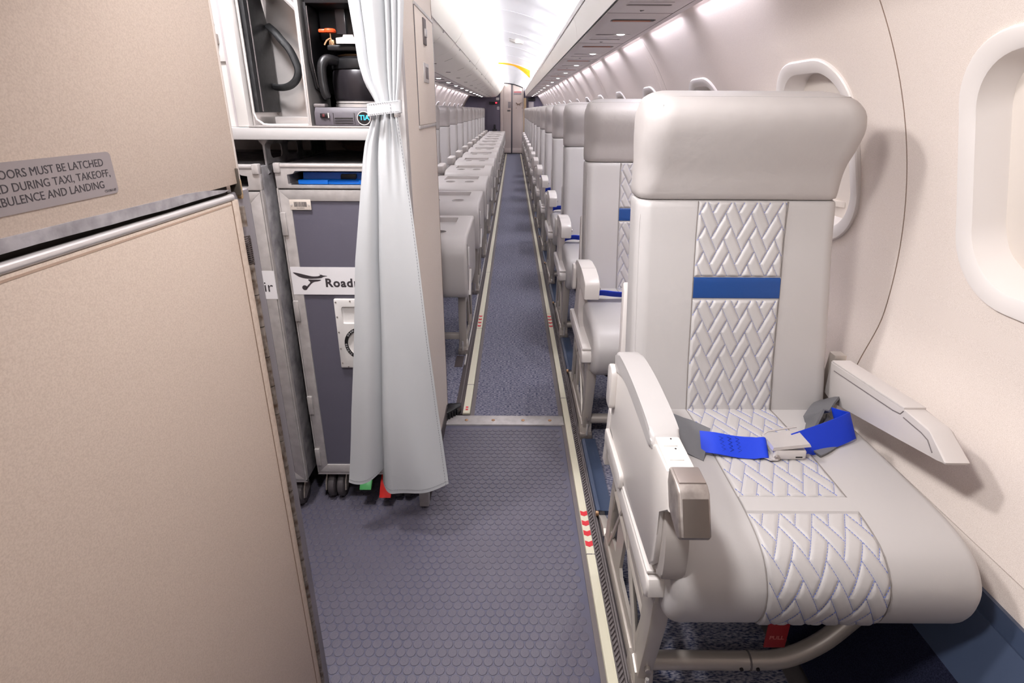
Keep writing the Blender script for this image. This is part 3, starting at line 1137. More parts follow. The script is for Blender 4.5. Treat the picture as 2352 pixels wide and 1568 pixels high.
def upholstery(t, yb, mir=None, detail=True, cushion_too=True):
    """cushion and backrest parts"""
    def mk(g):
        return g.mirror(mir) if mir is not None else g
    zs = [0.40, 0.405] + [0.42 + 0.0385 * i for i in range(14)] + [0.950, 0.962, 0.9665]
    sh = [0.01, 0.004] + [0] * 14 + [0, 0.001, 0.005]
    bk = part('backrest', mk(G().loft(back_rings(zs, yb, sh))), LEATHER, t, ang=60)
    zs = [0.9685, 0.972, 0.985] + [1.0 + 0.0125 * i for i in range(13)] + [1.16, 1.168, 1.175, 1.181, 1.187, 1.192, 1.196, 1.199, 1.2005]
    sh = [0.005, 0.0005, -0.001] + [-0.0015] * 13 + [-0.001, 0, 0, 0, 0, 0.001, 0.002, 0.006, 0.012]
    hd = part('headrest', mk(G().loft(back_rings(zs, yb, sh))), HEADL, t, ang=60)
    # boxing seam along the aisle edge and over the top
    pts = []
    for z in [0.47 + 0.029 * i for i in range(18)] + [0.975 + 0.0195 * i for i in range(11)]:
        rr = 0.034 + 0.022 * min(1, max(0, (z - 0.97) / 0.08))
        fa = rad(52 - 18 * min(1, max(0, (z - 0.97) / 0.1)))
        pts.append((fXL(z) + rr - (rr - 0.0004) * math.sin(fa), yb + fYF(z) + rr - (rr - 0.0004) * math.cos(fa), z))
    zt = 1.1870
    ring = rrect(fXL(zt), fXR(zt), yb + fYF(zt), yb + fYK(zt), 0.056, 6)[14:]
    tp = [(p[0], p[1] + 0.0006, zt) for p in ring[2:-2]]
    part('seam', mk(G().tube(pts[:17], 0.0014, 5)), LEATHER, bk)
    part('seam', mk(G().tube(pts[19:], 0.0014, 5)), LEATHER, hd)
    part('seam', mk(G().tube(tp, 0.0016, 5)), LEATHER, hd)
    q = quilts(0.0014 if detail else 0.004)
    for key in ('b1', 'b2'):
        p = part('quilted_panel', mk(clone(q[key][0], yb)), LEATHER, bk, ang=180)
        if detail:
            part('stitching', mk(clone(q[key][1], yb)), STITCH, p, 'blue stitching', kind='stuff')
    bz = [0.744, 0.7465] + [0.75 + 0.01 * i for i in range(5)] + [0.7915, 0.794]
    hh = [-0.001, 0.0025] + [0.0032] * 5 + [0.0025, -0.001]
    part('blue_band', mk(G().grid([[(x, yb + fYF(z) - h, z) for x in (QX0, QX0 + 0.003, (QX0 + QX1) / 2, QX1 - 0.003, QX1)] for z, h in zip(bz, hh)])), BLUEV, bk, 'navy blue band')
    for x in (QX0 - 0.0012, QX1 + 0.0012):
        part('seam', mk(G().tube([(x, yb + fYF(z) - 0.0006, z) for z in [0.462 + 0.028 * i for i in range(19)]], 0.0011, 5)), SEAMM, bk)
    part('back_shell', mk(G().prism([(yb + 0.042, 0.42), (yb + 0.068, 0.42), (yb + 0.106, 0.72), (yb + 0.096, 0.74), (yb + 0.076, 0.72)], 'x', 0.2885, 0.768, 0.004)), ARMP, t)
    if not cushion_too:
        return
    cu = part('seat_cushion', mk(cushion(yb, 0.270, 0.792, CUSH_TOP + CUSH_BOT, 0.024)), LEATHER, t, ang=60)
    for key in ('c1', 'c2'):
        p = part('quilted_panel', mk(clone(q[key][0], yb)), LEATHER, cu, ang=180)
        if detail:
            part('stitching', mk(clone(q[key][1], yb)), STITCH, p, 'blue stitching', kind='stuff')
    f2, tot = q['fn'], q['tot']

    def onp(a, b, h):
        x = f2(a, b, h)
        return (x[0], x[1] + yb, x[2])
    part('plain_band', mk(G().grid([[onp(a, b, h) for a in (QX0, QX0 + 0.004, QX1 - 0.004, QX1)] for b, h in ((0.412, 0.0), (0.415, 0.003), (0.43, 0.0036), (0.449, 0.003), (0.452, 0.0))])), LEATHER, cu)
    for a in (QX0 - 0.001, QX1 + 0.001):
        part('seam', mk(G().tube([onp(a, 0.09 + (tot - 0.11) * i / 30, 0.0006) for i in range(31)], 0.0011, 5)), SEAMM, cu)
    for x in (0.286, 0.776):
        part('piping', mk(G().tube([onp(x, 0.10 + (tot - 0.11) * i / 30, -0.0045) for i in range(31)], 0.0018, 5)), LEATHER, cu)


def underframe(t, yb, wall_tube=True, mir=None):
    def mk(g):
        return g.mirror(mir) if mir is not None else g
    # side shroud tray
    sp = [(yb - 0.10, 0.392), (yb - 0.492, 0.392), (yb - 0.512, 0.386), (yb - 0.519, 0.374), (yb - 0.518, 0.352), (yb - 0.508, 0.344), (yb - 0.12, 0.350)]
    sh = part('side_shroud', mk(G().prism(sp, 'x', 0.238, 0.300, 0.006, 3)), PLASTIC, t)
    part('tray_lip', mk(G().box(0.2395, 0.2985, yb - 0.505, yb - 0.12, 0.391, 0.3985, 0.003)), PLASTIC, sh)
    part('screw', mk(G().cyl((0.284, yb - 0.519, 0.364), (0.284, yb - 0.510, 0.364), 0.005, 10)), STEEL, sh)
    part('bolt_block', mk(G().box(0.262, 0.298, yb - 0.500, yb - 0.455, 0.312, 0.345, 0.004)), LEGM, t)
    part('brass_bolt', mk(G().cyl((0.284, yb - 0.506, 0.329), (0.284, yb - 0.499, 0.329), 0.009, 10)), BRASS, t)
    # front leg
    part('leg', mk(G().loft([[(x, yb + y, z) for x, y in rrect(xa, xb, ya, yb_, 0.004, 2)] for z, xa, xb, ya, yb_ in
                             ((0.030, 0.264, 0.292, -0.448, -0.405), (0.16, 0.263, 0.294, -0.475, -0.425), (0.25, 0.262, 0.296, -0.490, -0.430), (0.318, 0.262, 0.297, -0.495, -0.425))])), LEGM, t)
    ft = part('foot', mk(G().prism([(yb - 0.46, 0.004), (yb - 0.38, 0.004), (yb - 0.385, 0.05), (yb - 0.415, 0.075), (yb - 0.45, 0.065)], 'x', 0.258, 0.299, 0.005)), LEGM, t)
    part('foot_pad', mk(G().box(0.256, 0.301, yb - 0.466, yb - 0.425, 0.003, 0.032, 0.004)), STEEL, ft)
    part('foot_pin', mk(G().cyl((0.279, yb - 0.470, 0.03), (0.279, yb - 0.470, 0.075), 0.004, 8)), STEELW, ft)
    part('bolt', mk(G().cyl((0.279, yb - 0.472, 0.098), (0.279, yb - 0.455, 0.098), 0.006, 10)), STEEL, t)
    # side truss
    tr = G()
    def bar(a, b, w=0.011, x=0.272):
        tr.tube([(x, yb + a[0], a[1]), (x, yb + b[0], b[1])], w, 8, 0.6)
    plate = G().prism([(yb - 0.47, 0.325), (yb - 0.10, 0.335), (yb - 0.05, 0.045), (yb - 0.05, 0.015), (yb - 0.415, 0.015), (yb - 0.44, 0.10)], 'x', 0.268, 0.276)
    holes = [[(-0.425, 0.275), (-0.22, 0.292), (-0.20, 0.282), (-0.21, 0.262), (-0.42, 0.235)], [(-0.42, 0.195), (-0.26, 0.225), (-0.235, 0.21), (-0.215, 0.10), (-0.23, 0.085), (-0.39, 0.085)],
             [(-0.165, 0.27), (-0.125, 0.27), (-0.085, 0.10), (-0.165, 0.10)]]
    cs = [G().prism([(yb + a, b) for a, b in hh], 'x', 0.25, 0.29) for hh in holes]
    pl = part('side_truss', mk(cut(plate, cs)), LEGM, t)
    for a, b in (((-0.44, 0.205), (-0.10, 0.25)), ((-0.22, 0.31), (-0.08, 0.045)), ((-0.42, 0.045), (-0.20, 0.32)), ((-0.44, 0.30), (-0.10, 0.325))):
        tr = G()
        bar(a, b)
        part('truss_rib', mk(tr), LEGM, pl)
    part('floor_rail', mk(G().box(0.262, 0.279, yb - 0.40, yb - 0.045, 0.009, 0.050, 0.004)), LEGM, pl)
    part('leg', mk(G().loft([[(x, yb + y, z) for x, y in rrect(0.264, 0.288, ya, yb_, 0.003, 2)] for z, ya, yb_ in ((0.01, -0.085, -0.045), (0.20, -0.105, -0.07), (0.34, -0.14, -0.10))])), LEGM, t)
    # cross tube out to the wall
    if wall_tube:
        tp = smooth_path([(0.288, yb - 0.432, 0.078), (0.40, yb - 0.432, 0.078), (0.50, yb - 0.432, 0.078), (0.575, yb - 0.430, 0.083), (0.65, yb - 0.42, 0.115), (0.72, yb - 0.405, 0.175), (0.80, yb - 0.39, 0.255)], 5)
        tb = part('cross_tube', mk(G().tube(tp, 0.0185, 12)), LEGM, t)
        part('tube_joint', mk(G().cyl((0.497, yb - 0.432, 0.078), (0.501, yb - 0.432, 0.078), 0.0192, 14)), GREYS, tb)
        for x in (0.478, 0.512):
            part('bolt', mk(G().cyl((x, yb - 0.453, 0.078), (x, yb - 0.445, 0.078), 0.004, 8)), DARK, tb)
    part('seat_pan', mk(G().box(0.275, 0.76, yb - 0.46, yb - 0.02, 0.295, 0.318, 0.004)), LEGM, t)
    part('life_vest_pouch', mk(G().box(0.34, 0.70, yb - 0.40, yb - 0.12, 0.225, 0.300, 0.02)), BLACKM, t)


def belts_short(t, yb, mir=None):
    def mk(g):
        return g.mirror(mir) if mir is not None else g
    pts = smooth_path([(0.262, yb - 0.235, 0.430), (0.266, yb - 0.245, 0.470), (0.285, yb - 0.252, 0.502), (0.33, yb - 0.256, 0.514), (0.39, yb - 0.254, 0.508), (0.46, yb - 0.250, 0.503), (0.56, yb - 0.25, 0.500)], 4)
    wd = [(0, -0.014, 0.021) if i < 3 else (0.002, -0.016, 0.019) if i < 9 else (0.0, -0.019, 0.016) for i in range(len(pts))]
    part('belt_webbing', mk(G().ribbon(pts, wd, 0.0022)), BELT, t, 'bright blue seat belt webbing')


def arm_short(t, yb, mir=None):
    """short fold-up armrest on the aisle side"""
    def mk(g):
        return g.mirror(mir) if mir is not None else g
    ap = [(yb - 0.150, 0.578), (yb - 0.155, 0.608), (yb - 0.185, 0.624), (yb - 0.24, 0.631), (yb - 0.330, 0.632), (yb - 0.400, 0.622), (yb - 0.432, 0.612), (yb - 0.440, 0.602), (yb - 0.440, 0.552), (yb - 0.425, 0.546), (yb - 0.32, 0.558), (yb - 0.16, 0.562)]
    am = part('armrest', mk(G().prism(ap, 'x', 0.246, 0.298, 0.004)), PLASTIC, t)
    part('arm_joint', mk(G().box(0.2455, 0.2985, yb - 0.331, yb - 0.3296, 0.56, 0.6325)), ARMP, am)
    part('arm_button', mk(G().cyl((0.297, yb - 0.415, 0.585), (0.3045, yb - 0.415, 0.585), 0.0075, 10)), STEELW, am)
    sp = smooth_path([(yb - 0.16, 0.57, 0), (yb - 0.27, 0.565, 0), (yb - 0.265, 0.50, 0), (yb - 0.262, 0.44, 0), (yb - 0.30, 0.40, 0), (yb - 0.46, 0.388, 0), (yb - 0.46, 0.372, 0), (yb - 0.14, 0.372, 0), (yb - 0.165, 0.46, 0)], 4, True)
    part('arm_support', mk(G().prism([(p[0], p[1]) for p in sp], 'x', 0.252, 0.284, 0.004)), ARMP, t)
    part('hinge_cap', mk(G().prism(rrect(yb - 0.185, yb - 0.135, 0.50, 0.60, 0.018, 4), 'x', 0.236, 0.250, 0.003)), PLASTIC, t)


def arm_window(t, yb):
    pr = [(yb - 0.055, 0.590), (yb - 0.30, 0.607), (yb - 0.368, 0.606), (yb - 0.376, 0.602), (yb - 0.428, 0.572), (yb - 0.425, 0.566), (yb - 0.410, 0.564), (yb - 0.30, 0.541), (yb - 0.09, 0.497), (yb - 0.055, 0.505)]
    am = part('armrest', G().prism(pr, 'x', 0.776, 0.820, 0.003, 2), ARMP, t)
    pp = [(yb - 0.06, 0.590), (yb - 0.305, 0.607), (yb - 0.305, 0.6115), (yb - 0.06, 0.5945)]
    part('arm_top_pad', G().prism(pp, 'x', 0.7755, 0.8205, 0.0015), ARMP, am)
    part('arm_joint', G().tube([(0.7755, yb - 0.075, 0.574), (0.7755, yb - 0.28, 0.590), (0.7755, yb - 0.30, 0.594), (0.7755, yb - 0.306, 0.604)], 0.0010, 5), GREYS, am)
    part('arm_joint', G().tube([(0.7755, yb - 0.31, 0.592), (0.7755, yb - 0.36, 0.590), (0.7755, yb - 0.378, 0.586), (0.7755, yb - 0.395, 0.570)], 0.0010, 5), GREYS, am)
    part('arm_bracket', G().prism([(yb - 0.045, 0.60), (yb - 0.02, 0.60), (yb + 0.0, 0.38), (yb - 0.06, 0.38)], 'x', 0.79, 0.82, 0.003), LEGM, t)


# ---- the first single seat, built by itself
Y_1 = 1.22
PIT = 0.93
s1 = thing('passenger_seat', (0.52, Y_1, 0.0), 'nearest cream leather seat with quilted panels, navy band and fastened blue belt', 'seat', 'single seats along the aisle')
upholstery(s1, Y_1)
underframe(s1, Y_1)
arm_window(s1, Y_1)
yb = Y_1
# aisle arm with stowed table
pp = smooth_path([(yb - 0.120, 0.598, 0), (yb - 0.118, 0.628, 0), (yb - 0.135, 0.648, 0), (yb - 0.25, 0.657, 0), (yb - 0.37, 0.652, 0), (yb - 0.432, 0.643, 0), (yb - 0.449, 0.630, 0), (yb - 0.447, 0.612, 0), (yb - 0.36, 0.617, 0), (yb - 0.22, 0.622, 0)], 4, True)
pad = part('arm_pad', G().prism([(p[0], p[1]) for p in pp], 'x', 0.2385, 0.2900, 0.007, 3), LEATHER, s1, 'padded cream armrest top')
bp = [(yb - 0.10, 0.600), (yb - 0.118, 0.617), (yb - 0.30, 0.618), (yb - 0.44, 0.614), (yb - 0.462, 0.632), (yb - 0.535, 0.634), (yb - 0.565, 0.580), (yb - 0.520, 0.548), (yb - 0.526, 0.50), (yb - 0.526, 0.44), (yb - 0.505, 0.413), (yb - 0.30, 0.405), (yb - 0.10, 0.43)]
sidep = part('table_housing', G().prism(bp, 'x', 0.2415, 0.2775, 0.004), PLASTIC, s1, 'cream arm housing for the stowed table')
part('arm_insert', G().box(0.2455, 0.2875, yb - 0.538, yb - 0.445, 0.600, 0.6365, 0.003), PLASTIC, sidep)
for y0, y1 in ((-0.474, -0.450), (-0.512, -0.478)):
    b = part('button_plate', G().box(0.2525, 0.276, yb + y0, yb + y1, 0.634, 0.6382, 0.0012), PLASTIC, sidep)
    part('indicator', G().cyl((0.270, yb + y1 - 0.005, 0.6380), (0.270, yb + y1 - 0.005, 0.6387), 0.0016, 8), DARK, b)
cp = [(yb - 0.538, 0.590), (yb - 0.538, 0.6440), (yb - 0.578, 0.6425), (yb - 0.590, 0.636), (yb - 0.618, 0.582), (yb - 0.614, 0.574), (yb - 0.600, 0.572)]
cap = part('arm_cap', G().prism(cp, 'x', 0.2430, 0.2905, 0.004, 3), STEEL, s1, 'worn metal armrest end cap')
part('cap_plate', G().box(0.2480, 0.2880, yb - 0.576, yb - 0.540, 0.6405, 0.6450, 0.001), M('cap_plate_metal', (176, 164, 158), 0.4, 0.7), cap)
part('cap_face', G().prism([(yb - 0.5935, 0.6300), (yb - 0.6175, 0.5835), (yb - 0.6195, 0.5830), (yb - 0.5955, 0.6312)], 'x', 0.2490, 0.2865, 0.0006), M('cap_face_metal', (124, 113, 106), 0.45, 0.6), cap)
ep = rrect(-0.545, -0.512, 0.418, 0.545, 0.012, 3)
endp = smooth_path([(yb - 0.512, 0.414, 0), (yb - 0.538, 0.418, 0), (yb - 0.552, 0.44, 0), (yb - 0.550, 0.50, 0), (yb - 0.528, 0.546, 0), (yb - 0.500, 0.560, 0), (yb - 0.488, 0.50, 0), (yb - 0.492, 0.43, 0)], 4, True)
part('table_end_pad', G().prism([(p[0], p[1]) for p in endp], 'x', 0.250, 0.2880, 0.006, 3), M('end_pad_shade', (176, 168, 163), 0.5), sidep, 'rounded end of the stowed table, shade painted in grey')  # darker tone paints the shade on the end's downward face
part('rear_cap', G().prism(rrect(yb - 0.14, yb - 0.092, 0.50, 0.605, 0.016, 4), 'x', 0.228, 0.2425, 0.003), PLASTIC, s1)
part('side_cover', G().prism([(yb - 0.11, 0.47), (yb - 0.075, 0.47), (yb - 0.045, 0.30), (yb - 0.075, 0.30)], 'x', 0.240, 0.262, 0.003), PLASTIC, s1)
part('rear_cap', G().prism(rrect(yb - 0.28, yb - 0.09, 0.385, 0.425, 0.012, 3), 'x', 0.232, 0.243, 0.003), PLASTIC, s1)
# pull tag
tg = part('pull_tag', G().box(0.512, 0.555, yb - 0.452, yb - 0.449, 0.142, 0.300, 0.001), M('dark_red_tag', (150, 26, 28), 0.55), s1, 'red pull tag')
part('tag_lettering', text_g('PULL', 0.0135, lambda u, v, w_: (0.5335 + u, yb - 0.4525 - w_, 0.166 + v), 'CENTER', bold=0.0003), M('tag_print', (196, 110, 104), 0.6), tg)
# fastened belt
L = part('belt_sleeve', G().ribbon(smooth_path([(0.292, yb - 0.175, 0.478), (0.325, yb - 0.195, 0.500), (0.365, yb - 0.235, 0.505), (0.412, yb - 0.273, 0.500)], 4),
                                   [(0.012, 0.018, 0.020)] * 5 + [(0.014, 0.026, 0.020)] * 4 + [(0.016, 0.032, 0.018)] * 4, 0.004), SLEEVE, s1, 'grey belt sleeve')
wl = part('belt_webbing', G().ribbon(smooth_path([(0.400, yb - 0.266, 0.504), (0.43, yb - 0.277, 0.507), (0.47, yb - 0.282, 0.502), (0.505, yb - 0.286, 0.502), (0.527, yb - 0.288, 0.505), (0.531, yb - 0.288, 0.497), (0.520, yb - 0.288, 0.491), (0.49, yb - 0.286, 0.490)], 4),
                                     [(0.003, 0.0195, 0.013)] * 13 + [(0.003, 0.019, 0.012)] * 16, 0.0022), BELT, s1, 'bright blue seat belt webbing')
zz = G()
for k in range(3):
    x = 0.441 + 0.017 * k
    pts = []
    for i in range(9):
        v = -0.016 + 0.004 * i
        pts.append((x + (0.004 if i % 2 else -0.004), yb - 0.2785 - 0.0005 * k + v * 0.82, 0.5072 - 0.0011 * k + v * 0.56))
    zz.tube(pts, 0.0007, 4)
part('zigzag_stitching', zz, M('dark_blue_thread', (10, 34, 110), 0.6), wl)
# buckle
bk = part('belt_buckle', G().loft([[(x, yb - 0.278 + y, 0.487 + z) for x, y in rrect(-a + 0.572, a + 0.572, -b, b, 0.005, 3)] for z, a, b in ((0.0, 0.031, 0.026), (0.004, 0.0335, 0.028), (0.018, 0.0335, 0.028), (0.022, 0.031, 0.026))]), CHROME, s1, 'brushed metal belt buckle')
part('buckle_flap', G().loft([[(x, yb - 0.278 + y, z + 0.16 * (x - 0.54)) for x, y, z in ((0.534, -0.026, 0.5085), (0.610, -0.029, 0.5085), (0.610, 0.029, 0.5085), (0.534, 0.026, 0.5085))],
                              [(x, yb - 0.278 + y, z + 0.16 * (x - 0.54)) for x, y, z in ((0.537, -0.024, 0.5145), (0.607, -0.027, 0.5145), (0.607, 0.027, 0.5145), (0.537, 0.024, 0.5145))]]), STEELW, bk)
part('flap_lip', G().tube([(0.5345, yb - 0.252, 0.510), (0.548, yb - 0.247, 0.5165), (0.575, yb - 0.2465, 0.522), (0.608, yb - 0.246, 0.5275)], 0.0018, 6), STEELW, bk)
part('buckle_pin', G().cyl((0.545, yb - 0.310, 0.4935), (0.545, yb - 0.246, 0.4935), 0.0052, 12), STEEL, bk)
part('latch_plate', G().prism([(0.512, yb - 0.296), (0.530, yb - 0.312), (0.545, yb - 0.312), (0.545, yb - 0.256), (0.534, yb - 0.256), (0.530, yb - 0.290)], 'z', 0.4895, 0.4925), STEELW, bk)
part('buckle_slot', G().box(0.583, 0.597, yb - 0.3068, yb - 0.3050, 0.4925, 0.4955, 0.0006), DARK, bk)
rp = smooth_path([(0.592, yb - 0.280, 0.500), (0.626, yb - 0.270, 0.505), (0.670, yb - 0.255, 0.510), (0.712, yb - 0.238, 0.514), (0.742, yb - 0.222, 0.515), (0.754, yb - 0.208, 0.508), (0.754, yb - 0.185, 0.498), (0.742, yb - 0.165, 0.494)], 4)
nn = len(rp)
part('belt_webbing', G().ribbon(rp, [(-0.004 - 0.003 * i / nn, 0.014 - 0.004 * i / nn, 0.0235 + 0.004 * i / nn) for i in range(nn)], 0.0022), BELT, s1, 'bright blue looped seat belt webbing')
sp = smooth_path([(0.645, yb - 0.225, 0.488), (0.675, yb - 0.19, 0.494), (0.705, yb - 0.155, 0.503), (0.735, yb - 0.125, 0.512), (0.765, yb - 0.095, 0.508)], 4)
part('belt_sleeve', G().ribbon(sp, [(0.014, -0.004, 0.022) if i < 8 else (0.022, -0.010, 0.014) for i in range(len(sp))], 0.005), SLEEVE, s1, 'grey belt sleeve')
sp = smooth_path([(0.632, yb - 0.268, 0.4885), (0.66, yb - 0.252, 0.491), (0.69, yb - 0.23, 0.492), (0.725, yb - 0.20, 0.487), (0.752, yb - 0.16, 0.478)], 4)
part('belt_sleeve', G().ribbon(sp, [(0.010, -0.026, 0.0 - 0.0008 * i) for i in range(len(sp))], 0.004), SLEEVE, s1, 'grey belt sleeve')

# ---- the other single seats
s2 = thing('passenger_seat', (0.52, Y_1 + PIT, 0.0), 'second cream leather single seat, just behind the nearest seat', 'seat', 'single seats along the aisle')
upholstery(s2, Y_1 + PIT)
underframe(s2, Y_1 + PIT)
arm_short(s2, Y_1 + PIT)
belts_short(s2, Y_1 + PIT)
s3 = thing('passenger_seat', (0.52, Y_1 + 2 * PIT, 0.0), 'third cream leather single seat from the front', 'seat', 'single seats along the aisle')
upholstery(s3, Y_1 + 2 * PIT, detail=False)
underframe(s3, Y_1 + 2 * PIT)
arm_short(s3, Y_1 + 2 * PIT)
belts_short(s3, Y_1 + 2 * PIT)
for k in range(3, 15):
    c = copy_tree(s3)
    c.location.y = Y_1 + PIT * k
    c['label'] = '%s cream leather single seat from the front' % ORD[k] if k < 14 else 'last cream leather single seat before the rear bulkhead'

# blue covers over the seat track between the single seats
tc = None
for k in range(6):
    a = Y_1 + 0.075 + PIT * k
    t = thing('track_cover', (0.28, a + 0.2, 0.0), 'blue plastic track cover on the floor, %s gap between single seats' % ORD[k], 'track cover', 'blue track covers')
    part('cover_strip', G().prism([(0.258, 0.004), (0.260, 0.020), (0.270, 0.024), (0.279, 0.019), (0.309, 0.022), (0.311, 0.004)], 'y', a, a + 0.375, 0.001), KICK, t)
    lk = part('end_lever', G().prism([(a - 0.002, 0.012), (a - 0.05, 0.035), (a - 0.095, 0.042), (a - 0.112, 0.03), (a - 0.095, 0.012)], 'x', 0.2635, 0.284, 0.002), LEGM, t)
    part('bolt', G().cyl((0.255, a - 0.012, 0.021), (0.2635, a - 0.012, 0.021), 0.008, 10), BRASS, lk)
    part('end_clip', G().box(0.266, 0.284, a - 0.02, a + 0.002, 0.008, 0.020, 0.003), DARK, t)

# ---- window seats on the table side and the folded aisle seats between them
YL = 2.88
MIR = -0.464
lw = thing('window_seat', (-0.98, YL + PIT, 0.0), 'cream leather window seat behind the second folded table, partly hidden by the divider', 'seat', 'window seats beside the tables')
upholstery(lw, YL + PIT, mir=MIR, detail=False)


def lw_arm(t, yb):
    part('armrest', G().box(-0.742, -0.672, yb - 0.42, yb - 0.12, 0.572, 0.652, 0.012, 3), PLASTIC, t)
    part('arm_post', G().box(-0.735, -0.690, yb - 0.22, yb - 0.14, 0.02, 0.58, 0.01), ARMP, t)
    part('leg', G().box(-0.73, -0.70, yb - 0.44, yb - 0.40, 0.004, 0.33, 0.004), LEGM, t)
    part('leg', G().box(-1.12, -1.09, yb - 0.40, yb - 0.36, 0.10, 0.33, 0.004), LEGM, t)
    part('cross_tube', G().cyl((-1.10, yb - 0.38, 0.30), (-0.72, yb - 0.42, 0.30), 0.018, 10), LEGM, t)


lw_arm(lw, YL + PIT)
WL = ['second', 'third', 'fourth', 'fifth', 'sixth', 'seventh', 'eighth', 'ninth', 'tenth', 'eleventh', 'twelfth', 'thirteenth', 'last']
for k in range(2, 14):
    c = copy_tree(lw)
    c.location.y = YL + PIT * k
    c['label'] = 'cream leather window seat beside the %s folded table' % WL[k - 1]


def table_geo(yb):
    x0, x1 = -0.645, -0.206
    pr = [(yb - 0.02, 0.620), (yb - 0.22, 0.6215), (yb - 0.42, 0.620), (yb - 0.50, 0.612), (yb - 0.550, 0.588), (yb - 0.574, 0.545),
          (yb - 0.574, 0.46), (yb - 0.566, 0.39), (yb - 0.548, 0.345), (yb - 0.51, 0.328), (yb - 0.40, 0.322), (yb - 0.20, 0.315), (yb - 0.06, 0.315), (yb + 0.0, 0.34), (yb + 0.008, 0.45), (yb + 0.008, 0.56), (yb + 0.002, 0.605)]
    g = cushion(0.0, x0, x1, pr, 0.014)
    cs = [G().prism(rrect(-0.560, -0.285, yb - 0.315, yb - 0.075, 0.012, 3), 'z', 0.598, 0.66)]
    for x in (-0.495, -0.345):
        cs.append(G().lathe([(0.036, 0.56), (0.036, 0.66)], (x, yb - 0.425, 0), 24))
    return cut(g, cs)


def build_table(yb):
    t = thing('folded_seat_table', (-0.42, yb, 0.0), 'x', 'table', 'folded seat tables along the aisle')
    b = part('table_block', table_geo(yb), M('table_plastic', (206, 199, 195), 0.42), t, ang=40)
    for x in (-0.495, -0.345):
        part('cup_hole_shade', G().lathe([(0.0356, 0.561), (0.0356, 0.604), (0.002, 0.6045)], (x, yb - 0.425, 0), 20), DARK, b)  # black plug painted in for the shade inside the cup hole
        part('cup_hole_ring', G().tube([(x + 0.0375 * math.cos(2 * math.pi * i / 24), yb - 0.425 + 0.0375 * math.sin(2 * math.pi * i / 24), 0.6205) for i in range(25)], 0.0022, 6), PLASTIC, b)
    part('side_pad', G().prism(rrect(yb - 0.485, yb - 0.455, 0.47, 0.56, 0.01, 3), 'x', -0.2065, -0.200, 0.002), WHITEP, t)
    part('side_pad', G().prism([(yb - 0.50, 0.335), (yb - 0.48, 0.335), (yb - 0.40, 0.43), (yb - 0.42, 0.44)], 'x', -0.2065, -0.196, 0.002), PLASTIC, t)
    part('side_seam', G().tube([(-0.2055, yb - 0.525 + 0.03 * i / 6, 0.585 - 0.038 * i) for i in range(7)], 0.0012, 5), GREYS, t)
    part('leg', G().loft([[(x, yb + y, z) for x, y in rrect(-0.262, -0.226, ya, yb_, 0.004, 2)] for z, ya, yb_ in ((0.03, -0.452, -0.405), (0.16, -0.462, -0.42), (0.325, -0.455, -0.40))]), LEGM, t)
    part('foot', G().prism([(yb - 0.46, 0.004), (yb - 0.38, 0.004), (yb - 0.385, 0.05), (yb - 0.415, 0.07), (yb - 0.45, 0.06)], 'x', -0.266, -0.222, 0.005), LEGM, t)
    part('foot_pad', G().box(-0.268, -0.220, yb - 0.468, yb - 0.425, 0.003, 0.034, 0.004), STEEL, t)
    part('foot_pin', G().cyl((-0.244, yb - 0.470, 0.03), (-0.244, yb - 0.470, 0.08), 0.004, 8), STEELW, t)
    part('side_truss', cut(G().prism([(yb - 0.44, 0.28), (yb - 0.08, 0.28), (yb + 0.02, 0.015), (yb - 0.42, 0.015)], 'x', -0.240, -0.232),
                           [G().prism([(yb - 0.40, 0.24), (yb - 0.25, 0.24), (yb - 0.20, 0.06), (yb - 0.39, 0.06)], 'x', -0.26, -0.2), G().prism([(yb - 0.20, 0.25), (yb - 0.11, 0.25), (yb - 0.04, 0.06), (yb - 0.14, 0.06)], 'x', -0.26, -0.2)]), LEGM, t)
    part('cross_tube', G().box(-0.64, -0.25, yb - 0.445, yb - 0.415, 0.078, 0.108, 0.005), LEGM, t)
    part('leg', G().box(-0.262, -0.232, yb - 0.02, yb + 0.02, 0.004, 0.29, 0.004), LEGM, t)
    part('leg', G().box(-0.650, -0.625, yb - 0.45, yb - 0.41, 0.004, 0.28, 0.004), LEGM, t)
    part('red_mark', G().tube([(-0.2052, yb - 0.40, 0.44), (-0.2050, yb - 0.39, 0.42), (-0.2052, yb - 0.40, 0.40)], 0.0015, 5), M('faded_red_mark', (170, 120, 124), 0.6), t)
    return t


t0 = build_table(YL)
t0['label'] = 'nearest folded seat table with cup hole beside the divider'
TL = ['second', 'third', 'fourth', 'fifth', 'sixth', 'seventh', 'eighth', 'ninth', 'tenth', 'eleventh', 'twelfth', 'thirteenth', 'fourteenth and last']
for k in range(1, 14):
    c = copy_tree(t0)
    c.location.y = YL + PIT * k
    c['label'] = '%s folded seat table from the divider' % TL[k - 1]

# ================================================================== DIVIDER, GALLEY
DIVM = M('lit_beige_laminate', (240, 228, 217), 0.5, spk=(520, (230, 216, 204), 0.34, 0.60))  # lighter copy of the beige; its paleness stands in for light on the divider
dv = struct('wall_divider', G().box(-0.276, -0.258, 1.345, 1.872, 0.045, 1.83), DIVM)
dv['label'] = 'beige laminate divider wall between galley and cabin'
part('edge_trim', G().box(-0.282, -0.2535, 1.325, 1.352, 0.006, 1.83, 0.002), ALU, dv, 'aluminium front edge of the divider')
part('edge_trim', G().box(-0.2575, -0.2545, 1.352, 1.362, 0.006, 1.83), ALU, dv)
part('base_trim', G().box(-0.2765, -0.2545, 1.352, 1.85, 0.0, 0.055, 0.002), RAILM, dv)
part('end_bead', G().box(-0.2765, -0.2575, 1.870, 1.875, 0.045, 1.83), RUST, dv)
pn = part('flush_panel', G().box(-0.2585, -0.2555, 1.548, 1.868, 1.118, 1.412, 0.001), DIVM, dv)
